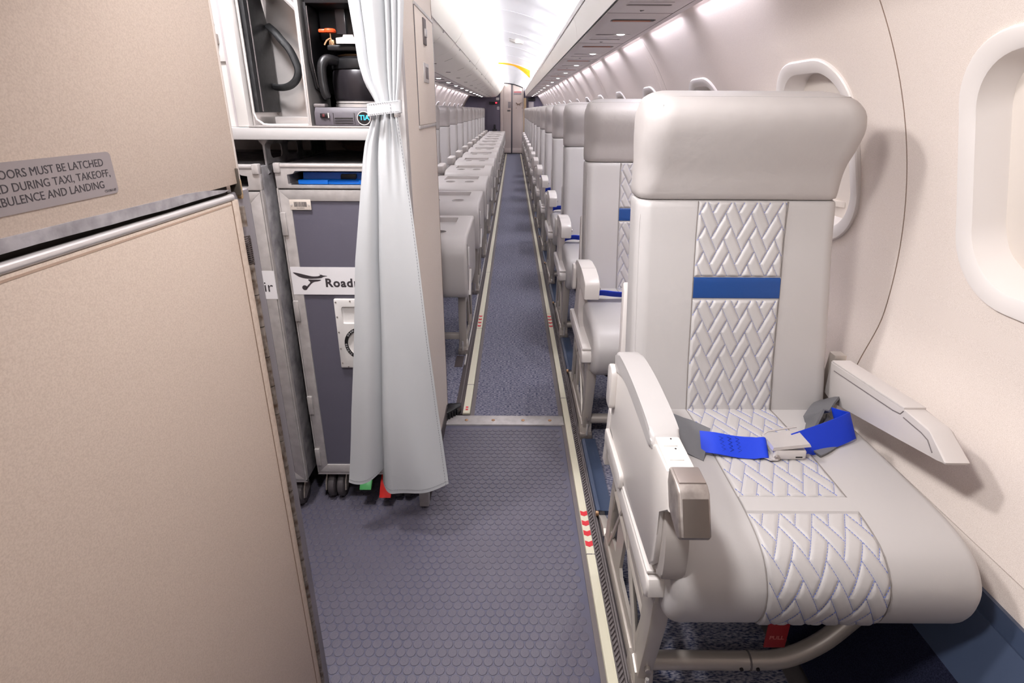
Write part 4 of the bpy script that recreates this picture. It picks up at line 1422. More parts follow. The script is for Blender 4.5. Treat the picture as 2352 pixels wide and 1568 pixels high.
part('panel_trim', G().box(-0.2585, -0.2535, 1.540, 1.872, 1.411, 1.4195, 0.001), ALU, pn)
part('panel_trim', G().box(-0.2585, -0.2535, 1.535, 1.868, 1.108, 1.1165, 0.001), ALU, pn)
part('panel_trim', G().box(-0.2585, -0.2545, 1.868, 1.874, 1.112, 1.416, 0.001), ALU, pn)
part('panel_gap', G().box(-0.2585, -0.2565, 1.541, 1.548, 1.118, 1.412), GREYS, pn)
lt = part('latch', G().box(-0.2565, -0.2515, 1.668, 1.712, 1.332, 1.400, 0.001), GREYS, pn)
part('latch_slide', G().box(-0.2555, -0.248, 1.676, 1.704, 1.352, 1.374, 0.002), ALU, lt)
lt = part('pull_recess', G().box(-0.2565, -0.2525, 1.648, 1.732, 1.232, 1.284, 0.0015), ALU, pn)
part('recess_well', G().box(-0.2545, -0.2515, 1.672, 1.718, 1.242, 1.274, 0.0008), GREYS, lt)
bmp = thing('corner_bumper', (-0.25, 1.86, 0.0), 'black ribbed bumper at the foot of the beige divider', 'bumper')
part('bumper_body', G().prism([(-0.262, 1.805), (-0.205, 1.87), (-0.205, 1.895), (-0.262, 1.89)], 'z', 0.003, 0.038, 0.003), BLACK, bmp)
for i in range(5):
    f = (i + 0.8) / 6
    x, y = -0.262 + 0.057 * f, 1.805 + 0.065 * f
    part('bumper_rib', G().box(x - 0.0022, x + 0.0022, y - 0.006, y + 0.006, 0.006, 0.030, 0.001), BLACKM, bmp)

gal = thing('galley_unit', (-0.70, 1.6, 0.0), 'white galley cabinet frame with counter over the two carts', 'galley')
part('counter_edge', G().box(-1.19, -0.283, 1.335, 1.362, 1.088, 1.1165, 0.0025), M('counter_white', (190, 186, 185), 0.4), gal, 'white metal counter edge')
part('counter_top', G().box(-1.19, -0.283, 1.360, 1.86, 1.105, 1.1175), ALU, gal)
part('counter_lip', G().box(-0.63, -0.283, 1.3345, 1.342, 1.1165, 1.1205, 0.001), STEELW, gal)
part('side_post', G().box(-0.6585, -0.632, 1.342, 1.372, 1.1175, 1.83, 0.002), WHITEP, gal)
part('post_shade_strip', G().box(-0.670, -0.658, 1.356, 1.39, 1.1175, 1.83), M('post_shade_grey', (190, 182, 184), 0.45), gal)  # grey strip paints the shading beside the white post
bay = part('side_bay', G().box(-1.19, -0.668, 1.372, 1.40, 1.1175, 1.83), WHITEP, gal)
hp = part('hinge_plate', G().box(-0.720, -0.6745, 1.366, 1.374, 1.262, 1.350, 0.001), WHITEP, bay)
for z in (1.275, 1.312, 1.340):
    part('rivet', G().cyl((-0.690, 1.358, z), (-0.690, 1.368, z), 0.0045, 10), WHITEP, hp)
part('latch', G().box(-0.691, -0.682, 1.350, 1.368, 1.298, 1.320, 0.002), STEEL, hp)
part('bay_cable', G().tube(smooth_path([(-0.735, 1.362, 1.345), (-0.712, 1.360, 1.336), (-0.694, 1.360, 1.316), (-0.690, 1.360, 1.296), (-0.705, 1.362, 1.276), (-0.735, 1.364, 1.262)], 5), 0.0022, 6), WHITEP, bay)
part('back_panel', G().box(-1.19, -0.283, 1.86, 1.872, 0.0, 1.83), GREYS, gal)
part('rear_lit_panel', G().box(-1.19, -0.2895, 1.845, 1.858, 1.03, 1.105), M('lit_panel_grey', (176, 166, 164), 0.5), gal)  # paler panel added so the back wall under the counter looks lit
part('upper_cabinet', G().box(-1.19, -0.283, 1.345, 1.85, 1.455, 1.83), WHITEP, gal)
part('galley_side', G().box(-0.2895, -0.2835, 1.372, 1.86, 0.05, 1.83), ALU, gal)
# under-counter web with lightening holes
web = G().box(-0.6185, -0.6155, 1.375, 1.82, 1.028, 1.088)
part('perforated_web', cut(web, [G().prism(rrect(y, y + 0.072, 1.040, 1.074, 0.013, 4), 'x', -0.64, -0.60) for y in (1.40, 1.51, 1.62)]), ALUD, gal)
part('web_front', G().prism([(-0.632, 1.088), (-0.604, 1.088), (-0.614, 1.075), (-0.6152, 1.02), (-0.610, 1.008), (-0.6175, 1.002), (-0.6195, 1.02), (-0.6195, 1.075)], 'y', 1.368, 1.376), ALUD, gal)
part('pipe_lump', G().tube(smooth_path([(-0.50, 1.62, 1.075), (-0.47, 1.60, 1.062), (-0.42, 1.60, 1.058), (-0.38, 1.61, 1.070)], 4), [0.008, 0.014, 0.017, 0.018, 0.019, 0.018, 0.018, 0.018, 0.018, 0.017, 0.015, 0.012, 0.008], 8), M('brown_foil', (92, 70, 66), 0.35, 0.5, bump=(90, 0.6, 0.004)), gal)

# steel stowage slot
sl = thing('stowage_slot', (-0.555, 1.45, 1.118), 'polished steel stowage compartment left of the coffee maker', 'compartment')
part('back_plate', G().box(-0.630, -0.486, 1.510, 1.514, 1.1185, 1.45), STEELW, sl)
part('side_plate', G().box(-0.6315, -0.6285, 1.366, 1.512, 1.1185, 1.45), STEELW, sl)
part('side_plate', G().box(-0.4885, -0.4855, 1.352, 1.512, 1.1185, 1.45), STEELW, sl)
part('base_plate', G().box(-0.630, -0.486, 1.372, 1.512, 1.1180, 1.1215), STEELW, sl)
part('rim', G().tube([(-0.627, 1.3645, 1.45), (-0.627, 1.3645, 1.150), (-0.622, 1.3645, 1.134), (-0.606, 1.3645, 1.1225), (-0.590, 1.3645, 1.1215), (-0.49, 1.3645, 1.1215)], 0.003, 8), STEELW, sl)
part('rim', G().tube([(-0.491, 1.352, 1.1215), (-0.491, 1.352, 1.45)], 0.003, 8), STEELW, sl)
part('brace', G().tube([(-0.585, 1.40, 1.455), (-0.500, 1.40, 1.372), (-0.4935, 1.40, 1.33)], 0.008, 8), STEELW, sl)
part('ledge', G().box(-0.610, -0.492, 1.44, 1.508, 1.1215, 1.140, 0.003), STEELW, sl)
bc = thing('black_case', (-0.615, 1.44, 1.15), 'black board case with curved carrying strap in the steel compartment', 'case')
part('case_board', G().prism([(1.374, 1.150), (1.502, 1.150), (1.500, 1.33), (1.455, 1.455), (1.374, 1.455)], 'x', -0.6275, -0.6165, 0.002), BLACKM, bc)
part('case_edge', G().box(-0.6165, -0.6145, 1.392, 1.3945, 1.152, 1.45), GREYS, bc)
part('carrying_strap', G().tube(smooth_path([(-0.612, 1.48, 1.352), (-0.590, 1.465, 1.336), (-0.576, 1.46, 1.320), (-0.557, 1.46, 1.296), (-0.545, 1.46, 1.266), (-0.542, 1.46, 1.246), (-0.551, 1.46, 1.226), (-0.569, 1.46, 1.213), (-0.592, 1.465, 1.209), (-0.615, 1.475, 1.211)], 5), 0.0095, 10, 0.6), BLACKM, bc)

# coffee maker
cm = thing('coffee_maker', (-0.39, 1.47, 1.118), 'black coffee maker on the galley counter behind the curtain', 'coffee maker')
part('base', G().prism([(1.348, 1.1215), (1.348, 1.150), (1.356, 1.162), (1.60, 1.165), (1.60, 1.1215)], 'x', -0.475, -0.296, 0.002), M('charcoal_plastic', (78, 72, 78), 0.5, bump=(600, 0.15, 0.0005)), cm)
part('rear_column', G().box(-0.478, -0.298, 1.56, 1.64, 1.16, 1.455, 0.004), BLACK, cm)
part('brew_head', G().box(-0.476, -0.298, 1.362, 1.60, 1.382, 1.455, 0.006), BLACK, cm)
part('side_cheek', G().prism([(1.362, 1.385), (1.362, 1.262), (1.385, 1.205), (1.43, 1.195), (1.56, 1.195), (1.56, 1.385)], 'x', -0.478, -0.472, 0.001), BLACK, cm)
part('cheek_edge', G().tube([(-0.4715, 1.366, 1.378), (-0.4715, 1.366, 1.264), (-0.4715, 1.388, 1.208), (-0.4715, 1.425, 1.198)], 0.0012, 5), GREYS, cm)
part('front_panel', G().box(-0.470, -0.300, 1.44, 1.56, 1.315, 1.385, 0.003), BLACK, cm)
part('sight_glass', G().box(-0.428, -0.404, 1.432, 1.442, 1.328, 1.400, 0.002), M('smoked_glass', (78, 76, 80), 0.2), cm)
kn = part('tap_knob', G().lathe([(0.006, 0.0), (0.0135, 0.001), (0.0145, 0.005), (0.012, 0.009), (0.004, 0.0095)], (-0.432, 1.395, 1.326), 16), ORANGE, cm, 'orange red tap knob')
part('knob_wing', G().box(-0.458, -0.434, 1.388, 1.402, 1.3265, 1.3345, 0.003), ORANGE, kn)
part('tap', G().tube([(-0.432, 1.395, 1.327), (-0.432, 1.395, 1.316), (-0.440, 1.390, 1.310), (-0.446, 1.388, 1.300)], 0.0022, 8), BRASS, cm)
part('tap', G().tube([(-0.432, 1.395, 1.316), (-0.428, 1.392, 1.300), (-0.428, 1.390, 1.292)], 0.0022, 8), BRASS, cm)
part('spout_block', G().box(-0.437, -0.424, 1.393, 1.42, 1.300, 1.312, 0.002), BRASS, cm)
part('brew_plate', G().prism([(-0.414, 1.302), (-0.30, 1.302), (-0.30, 1.316), (-0.372, 1.316), (-0.374, 1.321), (-0.396, 1.321), (-0.398, 1.316), (-0.414, 1.314)], 'y', 1.376, 1.379), M('plate_cream', (206, 194, 190), 0.45), cm)
part('filter_basket', G().box(-0.440, -0.300, 1.385, 1.52, 1.288, 1.301, 0.004), BLACK, cm)
part('hot_plate', G().lathe([(0.073, 1.163), (0.073, 1.1695), (0.066, 1.1715)], (-0.378, 1.455, 0), 32), STEELW, cm)
part('tray_corner', G().box(-0.480, -0.452, 1.362, 1.39, 1.162, 1.1705, 0.003), GREYS, cm)
sw = part('switch', G().box(-0.4605, -0.441, 1.3445, 1.349, 1.139, 1.149, 0.0008), BLACK, cm)
part('switch_rocker', G().box(-0.4545, -0.4485, 1.342, 1.347, 1.1405, 1.1475, 0.0008), M('dark_red_rocker', (96, 44, 48), 0.4), sw)
part('switch_bezel', G().box(-0.4415, -0.4390, 1.3435, 1.349, 1.1385, 1.150), CHROME, sw)
for i in range(3):
    part('vent_slot', G().box(-0.4270, -0.3835, 1.3468, 1.349, 1.1262 + 0.0055 * i, 1.1282 + 0.0055 * i), DARK, cm)
for x in (-0.4305, -0.3800):
    part('panel_groove', G().box(x, x + 0.0012, 1.3472, 1.349, 1.123, 1.150), DARK, cm)
bd = part('badge', G().cyl((-0.356, 1.3435, 1.138), (-0.356, 1.349, 1.138), 0.0158, 28), BLACK, cm, 'round black badge with cyan letters')
part('badge_ring', G().tube([(-0.356 + 0.0155 * math.cos(2 * math.pi * i / 28), 1.3435, 1.138 + 0.0150 * math.sin(2 * math.pi * i / 28)) for i in range(29)], 0.0011, 6), CHROME, bd)
part('badge_lettering', text_g('TIA', 0.0155, lambda u, v, w_: (-0.355 + u, 1.3428 - w_, 1.1345 + v), 'CENTER', bold=0.0005), CYAN, bd)
# carafe
cf = thing('coffee_pot', (-0.378, 1.455, 1.1715), 'dark glossy coffee pot with black handle on the coffee maker', 'coffee pot')
part('pot_body', G().lathe([(0.058, 0.0), (0.069, 0.004), (0.0735, 0.012), (0.075, 0.05), (0.0725, 0.072), (0.066, 0.084), (0.056, 0.093), (0.048, 0.098)], (-0.378, 1.455, 1.1715), 36), POTM, cf, ang=50)
part('pot_base_band', G().lathe([(0.0695, 0.0), (0.0712, 0.001), (0.0712, 0.0040), (0.0700, 0.0050)], (-0.378, 1.455, 1.1715), 36), STEELW, cf)
part('pot_collar', G().lathe([(0.0725, 0.078), (0.0740, 0.082), (0.0715, 0.100), (0.062, 0.106), (0.030, 0.108)], (-0.378, 1.455, 1.1715), 36), BLACK, cf)
part('pot_rim', G().lathe([(0.055, 0.1065), (0.058, 0.110), (0.052, 0.112), (0.048, 0.109)], (-0.378, 1.455, 1.1715), 36), BRASS, cf)
part('pot_handle', G().tube(smooth_path([(-0.425, 1.402, 1.266), (-0.442, 1.378, 1.268), (-0.450, 1.370, 1.258), (-0.4525, 1.368, 1.245), (-0.4525, 1.368, 1.22), (-0.450, 1.368, 1.196), (-0.445, 1.370, 1.182)], 4), [0.012, 0.012, 0.0125, 0.013, 0.013, 0.013, 0.013, 0.013, 0.013, 0.0125, 0.0125, 0.0125, 0.0125, 0.0125, 0.0125, 0.0125, 0.0125, 0.0125, 0.0125, 0.0125, 0.012, 0.012, 0.0115, 0.011, 0.008], 12, 0.85), BLACK, cf)


# ------------------------------------------------------------------ carts
def build_cart(x1, y0, label, first):
    """x1: right face, y0: front face"""
    W_, ZB, ZT = 0.302, 0.103, 1.030
    x0 = x1 - W_
    t = thing('galley_cart', ((x0 + x1) / 2, y0 + 0.2, 0.0), label, 'cart', 'galley carts')
    body = G().box(x0, x1, y0 + 0.012, y0 + 0.48, ZB, ZT - 0.004, 0.003)
    front_slot = G().prism([(x0 + 0.034, 0.9775), (x1 - 0.034, 0.9775), (x1 - 0.031, 0.981), (x1 - 0.031, 1.004), (x1 - 0.045, 1.006), (x1 - 0.052, 1.013), (x0 + 0.052, 1.013), (x0 + 0.045, 1.006), (x0 + 0.031, 1.004), (x0 + 0.031, 0.981)], 'y', y0 - 0.05, y0 + 0.30)
    b = part('cart_body', cut(body, [front_slot]), ALUD, t, 'scuffed metal cart body')
    fr = G().box(x0, x1, y0 - 0.001, y0 + 0.013, 0.9700, ZT, 0.002)
    part('top_frame', cut(fr, [front_slot]), ALU, t)
    part('top_rail', G().tube([(x0 + 0.006, y0 + 0.004, ZT - 0.005), (x1 - 0.006, y0 + 0.004, ZT - 0.005)], 0.0075, 10), STEELW, t)
    for x in (x0 + 0.008, x1 - 0.008):
        part('corner_cap', G().box(x - 0.0085, x + 0.0085, y0 - 0.006, y0 + 0.014, ZT - 0.022, ZT + 0.003, 0.003), ALU, t)
    # door: frame of four mitred bars and a grey inset
    dz0, dz1 = ZB + 0.006, 0.966
    d = part('door', G().box(x0 + 0.027, x1 - 0.027, y0 + 0.001, y0 + 0.008, dz0 + 0.024, dz1 - 0.024), CARTM, t, 'slate grey door panel')
    fw = 0.027
    fx0, fx1 = x0 + 0.005, x1 - 0.005
    for poly in ([(fx0, dz1), (fx1, dz1), (fx1 - fw, dz1 - fw), (fx0 + fw, dz1 - fw)], [(fx0, dz0), (fx0 + fw, dz0 + fw), (fx1 - fw, dz0 + fw), (fx1, dz0)],
                 [(fx0, dz0), (fx0, dz1), (fx0 + fw, dz1 - fw), (fx0 + fw, dz0 + fw)], [(fx1, dz0), (fx1 - fw, dz0 + fw), (fx1 - fw, dz1 - fw), (fx1, dz1)]):
        part('door_frame', G().prism(poly, 'y', y0 - 0.0035, y0 + 0.010, 0.0006), ALU, d)
    part('edge_strip', G().box(x0, x0 + 0.004, y0 - 0.002, y0 + 0.01, ZB, 0.97), ALU, t)
    part('edge_strip', G().box(x1 - 0.004, x1, y0 - 0.002, y0 + 0.01, ZB, 0.97), ALU, t)
    part('bottom_strip', G().box(x0, x1, y0 - 0.002, y0 + 0.01, ZB - 0.003, ZB + 0.004), ALU, t)
    for z in (0.880, 0.640, 0.345, 0.165):
        part('hinge', G().box(x0 + 0.001, x0 + 0.0155, y0 - 0.0085, y0 + 0.002, z - 0.03, z + 0.03, 0.002), ALU, d)
    # sticker with emblem and name
    stz0, stz1 = 0.688, 0.765
    s = part('sticker', G().box(x0 + 0.006, x1 - 0.001, y0 - 0.0042, y0 - 0.0034, stz0, stz1), STICK, d, 'white sticker with a running bird emblem')
    yy = y0 - 0.0043
    if first:
        part('sticker_lettering', text_g('Air', 0.040, lambda u, v, w_: (x1 - 0.009 + u, yy - w_, 0.7085 + v), 'RIGHT'), INK, s)
    else:
        part('sticker_lettering', text_g('Roadrunner', 0.0325, lambda u, v, w_: (x0 + 0.0945 + u, yy - w_, 0.7105 + v), 'LEFT', bold=0.0011, space=1.13), INK, s)

        def em(pts):
            q = smooth_path([(a, b, 0) for a, b in pts], 4, True)
            return G().prism([(x0 + 0.012 + p[0], 0.70 + p[1]) for p in q], 'y', yy - 0.0003, yy + 0.0002)
        part('bird_emblem', em([(0.0, 0.050), (0.012, 0.0485), (0.030, 0.044), (0.050, 0.0395), (0.066, 0.0400), (0.074, 0.0440), (0.080, 0.0420), (0.090, 0.0408), (0.081, 0.0385), (0.072, 0.0345), (0.055, 0.0330), (0.036, 0.0330), (0.018, 0.0370), (0.008, 0.0430)]), INK, s)
        part('bird_emblem', em([(0.074, 0.0425), (0.071, 0.0440), (0.0695, 0.0480), (0.0715, 0.0448), (0.076, 0.0430)]), INK, s)
        part('bird_emblem', em([(0.038, 0.0300), (0.050, 0.0305), (0.072, 0.0300), (0.066, 0.0262), (0.054, 0.0240), (0.046, 0.0190), (0.036, 0.0085), (0.031, 0.0050), (0.034, 0.0130), (0.043, 0.0225)]), INK, s)
        part('bird_emblem', G().prism([(x0 + 0.012 + 0.0265 + 0.0072 * math.cos(a), 0.70 + 0.0075 + 0.0068 * math.sin(a)) for a in [2 * math.pi * i / 16 for i in range(16)]], 'y', yy - 0.0003, yy + 0.0002), INK, s)
        # barcode plate
        bp_ = part('barcode_plate', G().box(x0 + 0.0285, x0 + 0.0825, y0 - 0.0046, y0 - 0.0005, 0.9165, 0.9425, 0.0005), M('plate_beige', (214, 202, 192), 0.45), d)
        bars = G()
        xb = x0 + 0.0400
        while xb < x0 + 0.0715:
            wdt = random.choice((0.0005, 0.0008, 0.0012))
            bars.box(xb, xb + wdt, y0 - 0.0049, y0 - 0.0045, 0.9245, 0.9370)
            xb += wdt + random.choice((0.0005, 0.0008))
        part('barcode', bars, INK, bp_)
        part('serial_number', text_g('UA1000002', 0.0042, lambda u, v, w_: (x0 + 0.0555 + u, y0 - 0.0047 - w_, 0.9198 + v), 'CENTER', ext=0.0001), INK, bp_)
        for x in (x0 + 0.0335, x0 + 0.0775):
            part('rivet', G().cyl((x, y0 - 0.006, 0.9295), (x, y0 - 0.0045, 0.9295), 0.0022, 10), CHROME, bp_)
        # latch housing
        lx0, lx1, lz0, lz1 = x0 + 0.112, x0 + 0.235, 0.470, 0.676
        hs = G().box(lx0, lx1, y0 - 0.009, y0 + 0.004, lz0, lz1, 0.003)
        rc = G().box(lx0 + 0.019, lx1 - 0.019, y0 - 0.03, y0 - 0.002, 0.605, 0.655, 0.006)
        rc2 = G().cyl((lx0 + 0.068, y0 - 0.03, 0.545), (lx0 + 0.068, y0 - 0.003, 0.545), 0.040, 32)
        lh = part('latch_housing', cut(hs, [rc, rc2]), WHITEP, d, 'cream latch housing')
        for xx_, zz_ in ((lx0 + 0.006, 0.668), (lx0 + 0.006, 0.625), (lx0 + 0.006, 0.580), (lx0 + 0.006, 0.530), (lx0 + 0.006, 0.485), (lx0 + 0.022, 0.474), (lx0 + 0.045, 0.671)):
            part('screw', G().cyl((xx_, y0 - 0.0102, zz_), (xx_, y0 - 0.0088, zz_), 0.0022, 8), STEEL, lh)
        arc = []
        for i in range(13):
            a = rad(112 + 136 * i / 12)
            arc.append((lx0 + 0.068 + 0.0500 * math.cos(a), 0.545 + 0.0500 * math.sin(a)))
        for i in range(13):
            a = rad(248 - 136 * i / 12)
            arc.append((lx0 + 0.068 + 0.0405 * math.cos(a), 0.545 + 0.0405 * math.sin(a)))
        band = part('latch_label', G().prism(arc, 'y', y0 - 0.0096, y0 - 0.0088), BLACK, lh)

        def onarc(deg0, step, txt):
            gg = G()
            for k_, ch in enumerate(txt):
                a = rad(deg0 + step * k_)
                cx_, cz_ = lx0 + 0.068 + 0.0432 * math.cos(a), 0.545 + 0.0432 * math.sin(a)
                ta = a - math.pi / 2
                lg = text_g(ch, 0.0068, lambda u, v, w_: (cx_ + u * math.cos(ta) - v * math.sin(ta), y0 - 0.0098 - w_, cz_ + u * math.sin(ta) + v * math.cos(ta)), 'CENTER', ext=0.0001)
                gg.add(lg.v, lg.f)
            return gg
        part('latch_lettering', onarc(146, -8.0, 'OPEN'), STICK, band)
        part('latch_lettering', onarc(222, -8.0, 'CLOSED'), STICK, band)
        part('latch_handle', G().box(lx0 + 0.058, lx0 + 0.078, y0 - 0.012, y0 - 0.003, 0.512, 0.578, 0.004), WHITEP, lh)
    # casters, one pair at each corner
    for cx_ in (x0 + 0.048, x1 - 0.048):
        for cy_ in (y0 + 0.032, y0 + 0.42):
            c = part('caster', G().box(cx_ - 0.032, cx_ + 0.032, cy_ - 0.02, cy_ + 0.03, 0.088, 0.104, 0.003), STEEL, t)
            for sx in (-0.0145, 0.0145):
                w0 = cx_ + sx
                prof = [(0.012, -0.011), (0.034, -0.0115), (0.0395, -0.008), (0.0415, 0.0), (0.0395, 0.008), (0.034, 0.0115), (0.012, 0.011)]
                n_ = 24
                rings = [[(w0 + o_, cy_ + r_ * math.cos(2 * math.pi * i / n_), 0.0425 + r_ * math.sin(2 * math.pi * i / n_)) for i in range(n_)] for r_, o_ in prof]
                part('caster_wheel', G().loft(rings), TYRE, c)
            for sx in (-0.0305, 0.0305):
                part('caster_fork', G().prism([(cy_ - 0.004, 0.092), (cy_ - 0.026, 0.068), (cy_ - 0.034, 0.040), (cy_ - 0.022, 0.032), (cy_ + 0.012, 0.045), (cy_ + 0.014, 0.092)], 'x', cx_ + sx - 0.002, cx_ + sx + 0.002, 0.001), STEEL, c)
    for cx_, mt, nm in ((x0 + 0.150, GREENP, 'green brake pedal'), (x0 + 0.208, REDP, 'red brake pedal')):
        low = 0.0 if mt is GREENP else 0.030
        part('brake_pedal', G().prism([(y0 + 0.06, 0.100), (y0 + 0.02, 0.098 - low * 0.4), (y0 - 0.010, 0.082 - low), (y0 - 0.030, 0.064 - low), (y0 - 0.034, 0.068 - low), (y0 - 0.014, 0.088 - low), (y0 + 0.02, 0.103 - low * 0.4), (y0 + 0.06, 0.105)], 'x', cx_ - 0.018, cx_ + 0.018, 0.002), mt, t, nm)
    return t


build_cart(-0.294, 1.360, 'grey galley cart with bird sticker and blue tray, behind the curtain', False)
build_cart(-0.616, 1.322, 'galley cart at the left, mostly hidden by the beige cabinet', True)
tr = thing('blue_tray_drawer', (-0.445, 1.42, 0.978), 'blue plastic drawer in the top slot of the galley cart', 'drawer')
part('tray_box', G().prism([(1.384, 0.9785), (1.384, 0.9865), (1.410, 0.9875), (1.412, 1.0045), (1.60, 1.0045), (1.60, 0.9785)], 'x', -0.5445, -0.350, 0.001), BLUEP, tr)
part('tray_lip', G().box(-0.5455, -0.470, 1.374, 1.388, 0.9785, 0.9895, 0.0015), BLUEP, tr)
part('tray_lip', G().box(-0.392, -0.342, 1.374, 1.388, 0.9785, 0.9895, 0.0015), BLUEP, tr)
part('tray_sill', G().box(-0.470, -0.392, 1.376, 1.388, 0.9785, 0.9845, 0.001), BLUEP, tr)
part('tray_handle', G().prism([(-0.446, 0.9875), (-0.408, 0.9875), (-0.405, 0.992), (-0.405, 1.0005), (-0.444, 1.0005), (-0.446, 0.996)], 'y', 1.405, 1.4125, 0.001), BLACK, tr)

# ------------------------------------------------------------------ curtain
ct = thing('galley_curtain', (-0.30, 1.24, 0.13), 'pale grey vinyl curtain gathered by a tieback beside the divider', 'curtain')


def curtain_rows(edge, fold, z0, z1, nz, ns, yc):
    rows = []
    for k in range(nz + 1):
        v = k / nz
        z = z0 + (z1 - z0) * v
        xl, xr = edge(z)
        rows.append([(xl + (xr - xl) * (i / ns) + fold(i / ns, v)[0], yc + fold(i / ns, v)[1], z + fold(i / ns, v)[2]) for i in range(ns + 1)])
    return rows


def thick(rows, th=0.0016):
    g = G()
    n_ = len(rows[0])
    m_ = len(rows)
    A = np.array(rows)
    du = np.gradient(A, axis=1)
    dvv = np.gradient(A, axis=0)
    nn = np.cross(du, dvv)
    nn /= np.linalg.norm(nn, axis=2, keepdims=True) + 1e-9
    F, B = A - nn * th / 2, A + nn * th / 2
    v = [tuple(p) for p in F.reshape(-1, 3)] + [tuple(p) for p in B.reshape(-1, 3)]
    o_ = n_ * m_
    f = []
    for k in range(m_ - 1):
        for i in range(n_ - 1):
            a, b, c, d = k * n_ + i, k * n_ + i + 1, (k + 1) * n_ + i + 1, (k + 1) * n_ + i
            f += [(a, b, c, d), (o_ + d, o_ + c, o_ + b, o_ + a)]
    for k in range(m_ - 1):
        for i in (0, n_ - 1):
            a, d = k * n_ + i, (k + 1) * n_ + i
            f.append((a, d, o_ + d, o_ + a))
    for i in range(n_ - 1):
        for k in (0, m_ - 1):
            a, b = k * n_ + i, k * n_ + i + 1
            f.append((a, b, o_ + b, o_ + a))
    return g.add(v, f)


def itp(tab):
    return lambda z: float(np.interp(z, [a for a, b in tab], [b for a, b in tab]))


# upper cloth: from the rail down to the tie
uL = itp([(1.165, -0.296), (1.18, -0.301), (1.21, -0.318), (1.25, -0.328), (1.30, -0.332), (1.365, -0.3385), (1.55, -0.352), (1.82, -0.365)])
uR = itp([(1.165, -0.251), (1.18, -0.250), (1.21, -0.2435), (1.25, -0.238), (1.30, -0.232), (1.365, -0.226), (1.55, -0.222), (1.82, -0.220)])


def ufold(s, v):
    a = 0.010 + 0.018 * (1 - v) if False else 0.010 + 0.016 * min(1, v * 3)
    y = -a * (0.9 * math.sin(math.pi * min(1, s / 0.24)) * (s < 0.24) * 0.7 + (s >= 0.24) * (s < 0.66) * 1.25 * math.sin(math.pi * (s - 0.24) / 0.42) + (s >= 0.66) * (s < 0.80) * 0.75 * math.sin(math.pi * (s - 0.66) / 0.14)
              + (s >= 0.80) * (s < 0.91) * 0.6 * math.sin(math.pi * (s - 0.80) / 0.11) + (s >= 0.91) * 0.45 * math.sin(math.pi * (s - 0.91) / 0.09))
    x = 0.004 * math.sin(2 * math.pi * s * 2 + 0.5) * min(1, v * 2)
    return (x, y, 0)


rows = curtain_rows(lambda z: (uL(z), uR(z)), ufold, 1.165, 1.82, 50, 120, 1.232)
up = part('upper_cloth', thick(rows), CURT, ct, ang=70)
lL = itp([(0.13, -0.456), (0.19, -0.449), (0.40, -0.425), (0.60, -0.398), (0.82, -0.374), (0.95, -0.352), (1.05, -0.335), (1.087, -0.327), (1.12, -0.314), (1.15, -0.302), (1.175, -0.296)])
lR = itp([(0.13, -0.172), (0.19, -0.176), (0.40, -0.193), (0.60, -0.207), (0.82, -0.221), (0.95, -0.231), (1.05, -0.240), (1.087, -0.243), (1.12, -0.247), (1.15, -0.250), (1.175, -0.251)])


def lfold(s, v):
    # v 0 at the hem, 1 at the tie; two broad folds, the aisle one lapping in front
    sp_ = 0.36 + 0.03 * v
    if s < sp_:
        q = s / sp_
        y = -0.034 * math.sin(math.pi * min(1, q * 0.62 + 0.10)) + 0.052 * q ** 4
    else:
        q = (s - sp_) / (1 - sp_)
        y = 0.022 - 0.058 * (1 - (1 - min(1, q * 5.5)) ** 2) + 0.012 * q + 0.007 * math.sin(2 * math.pi * (q * 1.1 + 0.4 * v)) * (1 - v)
    y *= (0.55 + 0.45 * (1 - v))
    y += 0.007 * math.sin(9 * v + 6 * s) * (1 - v) * (0.4 + 0.6 * s)
    # small gathers below the tie
    gth = max(0.0, (v - 0.80) / 0.20)
    y += -0.006 * gth * math.sin(2 * math.pi * s * 5.5)
    x = 0.0
    if s > sp_:
        q = (s - sp_) / (1 - sp_)
        x = -0.016 * max(0, 1 - q * 3) * (1 - v * 0.6)
    hem = (1 - v) ** 10
    if s < sp_:
        q = s / sp_
        z = hem * (0.036 * q ** 2 + 0.030)
    else:
        q = (s - sp_) / (1 - sp_)
        z = hem * (0.000 + 0.036 * q ** 1.3 + 0.010 * math.exp(-(q / 0.06) ** 2))
    return (x, y, z)


rows = curtain_rows(lambda z: (lL(z), lR(z)), lfold, 0.150, 1.170, 90, 150, 1.232)
lo_ = part('lower_cloth', thick(rows), CURT, ct, ang=70)


def run_stitch(pts, ln=0.0035, gap=0.003, r=0.0006):
    g = G()
    P = [Vector(p) for p in pts]
    carry = 0
    for a, b in zip(P, P[1:]):
        L = (b - a).length
        k_ = max(1, int(L / (ln + gap)))
        for i in range(k_):
            p, q = a + (b - a) * (i / k_), a + (b - a) * ((i + 0.55) / k_)
            g.tube([p, q], r, 4)
    return g


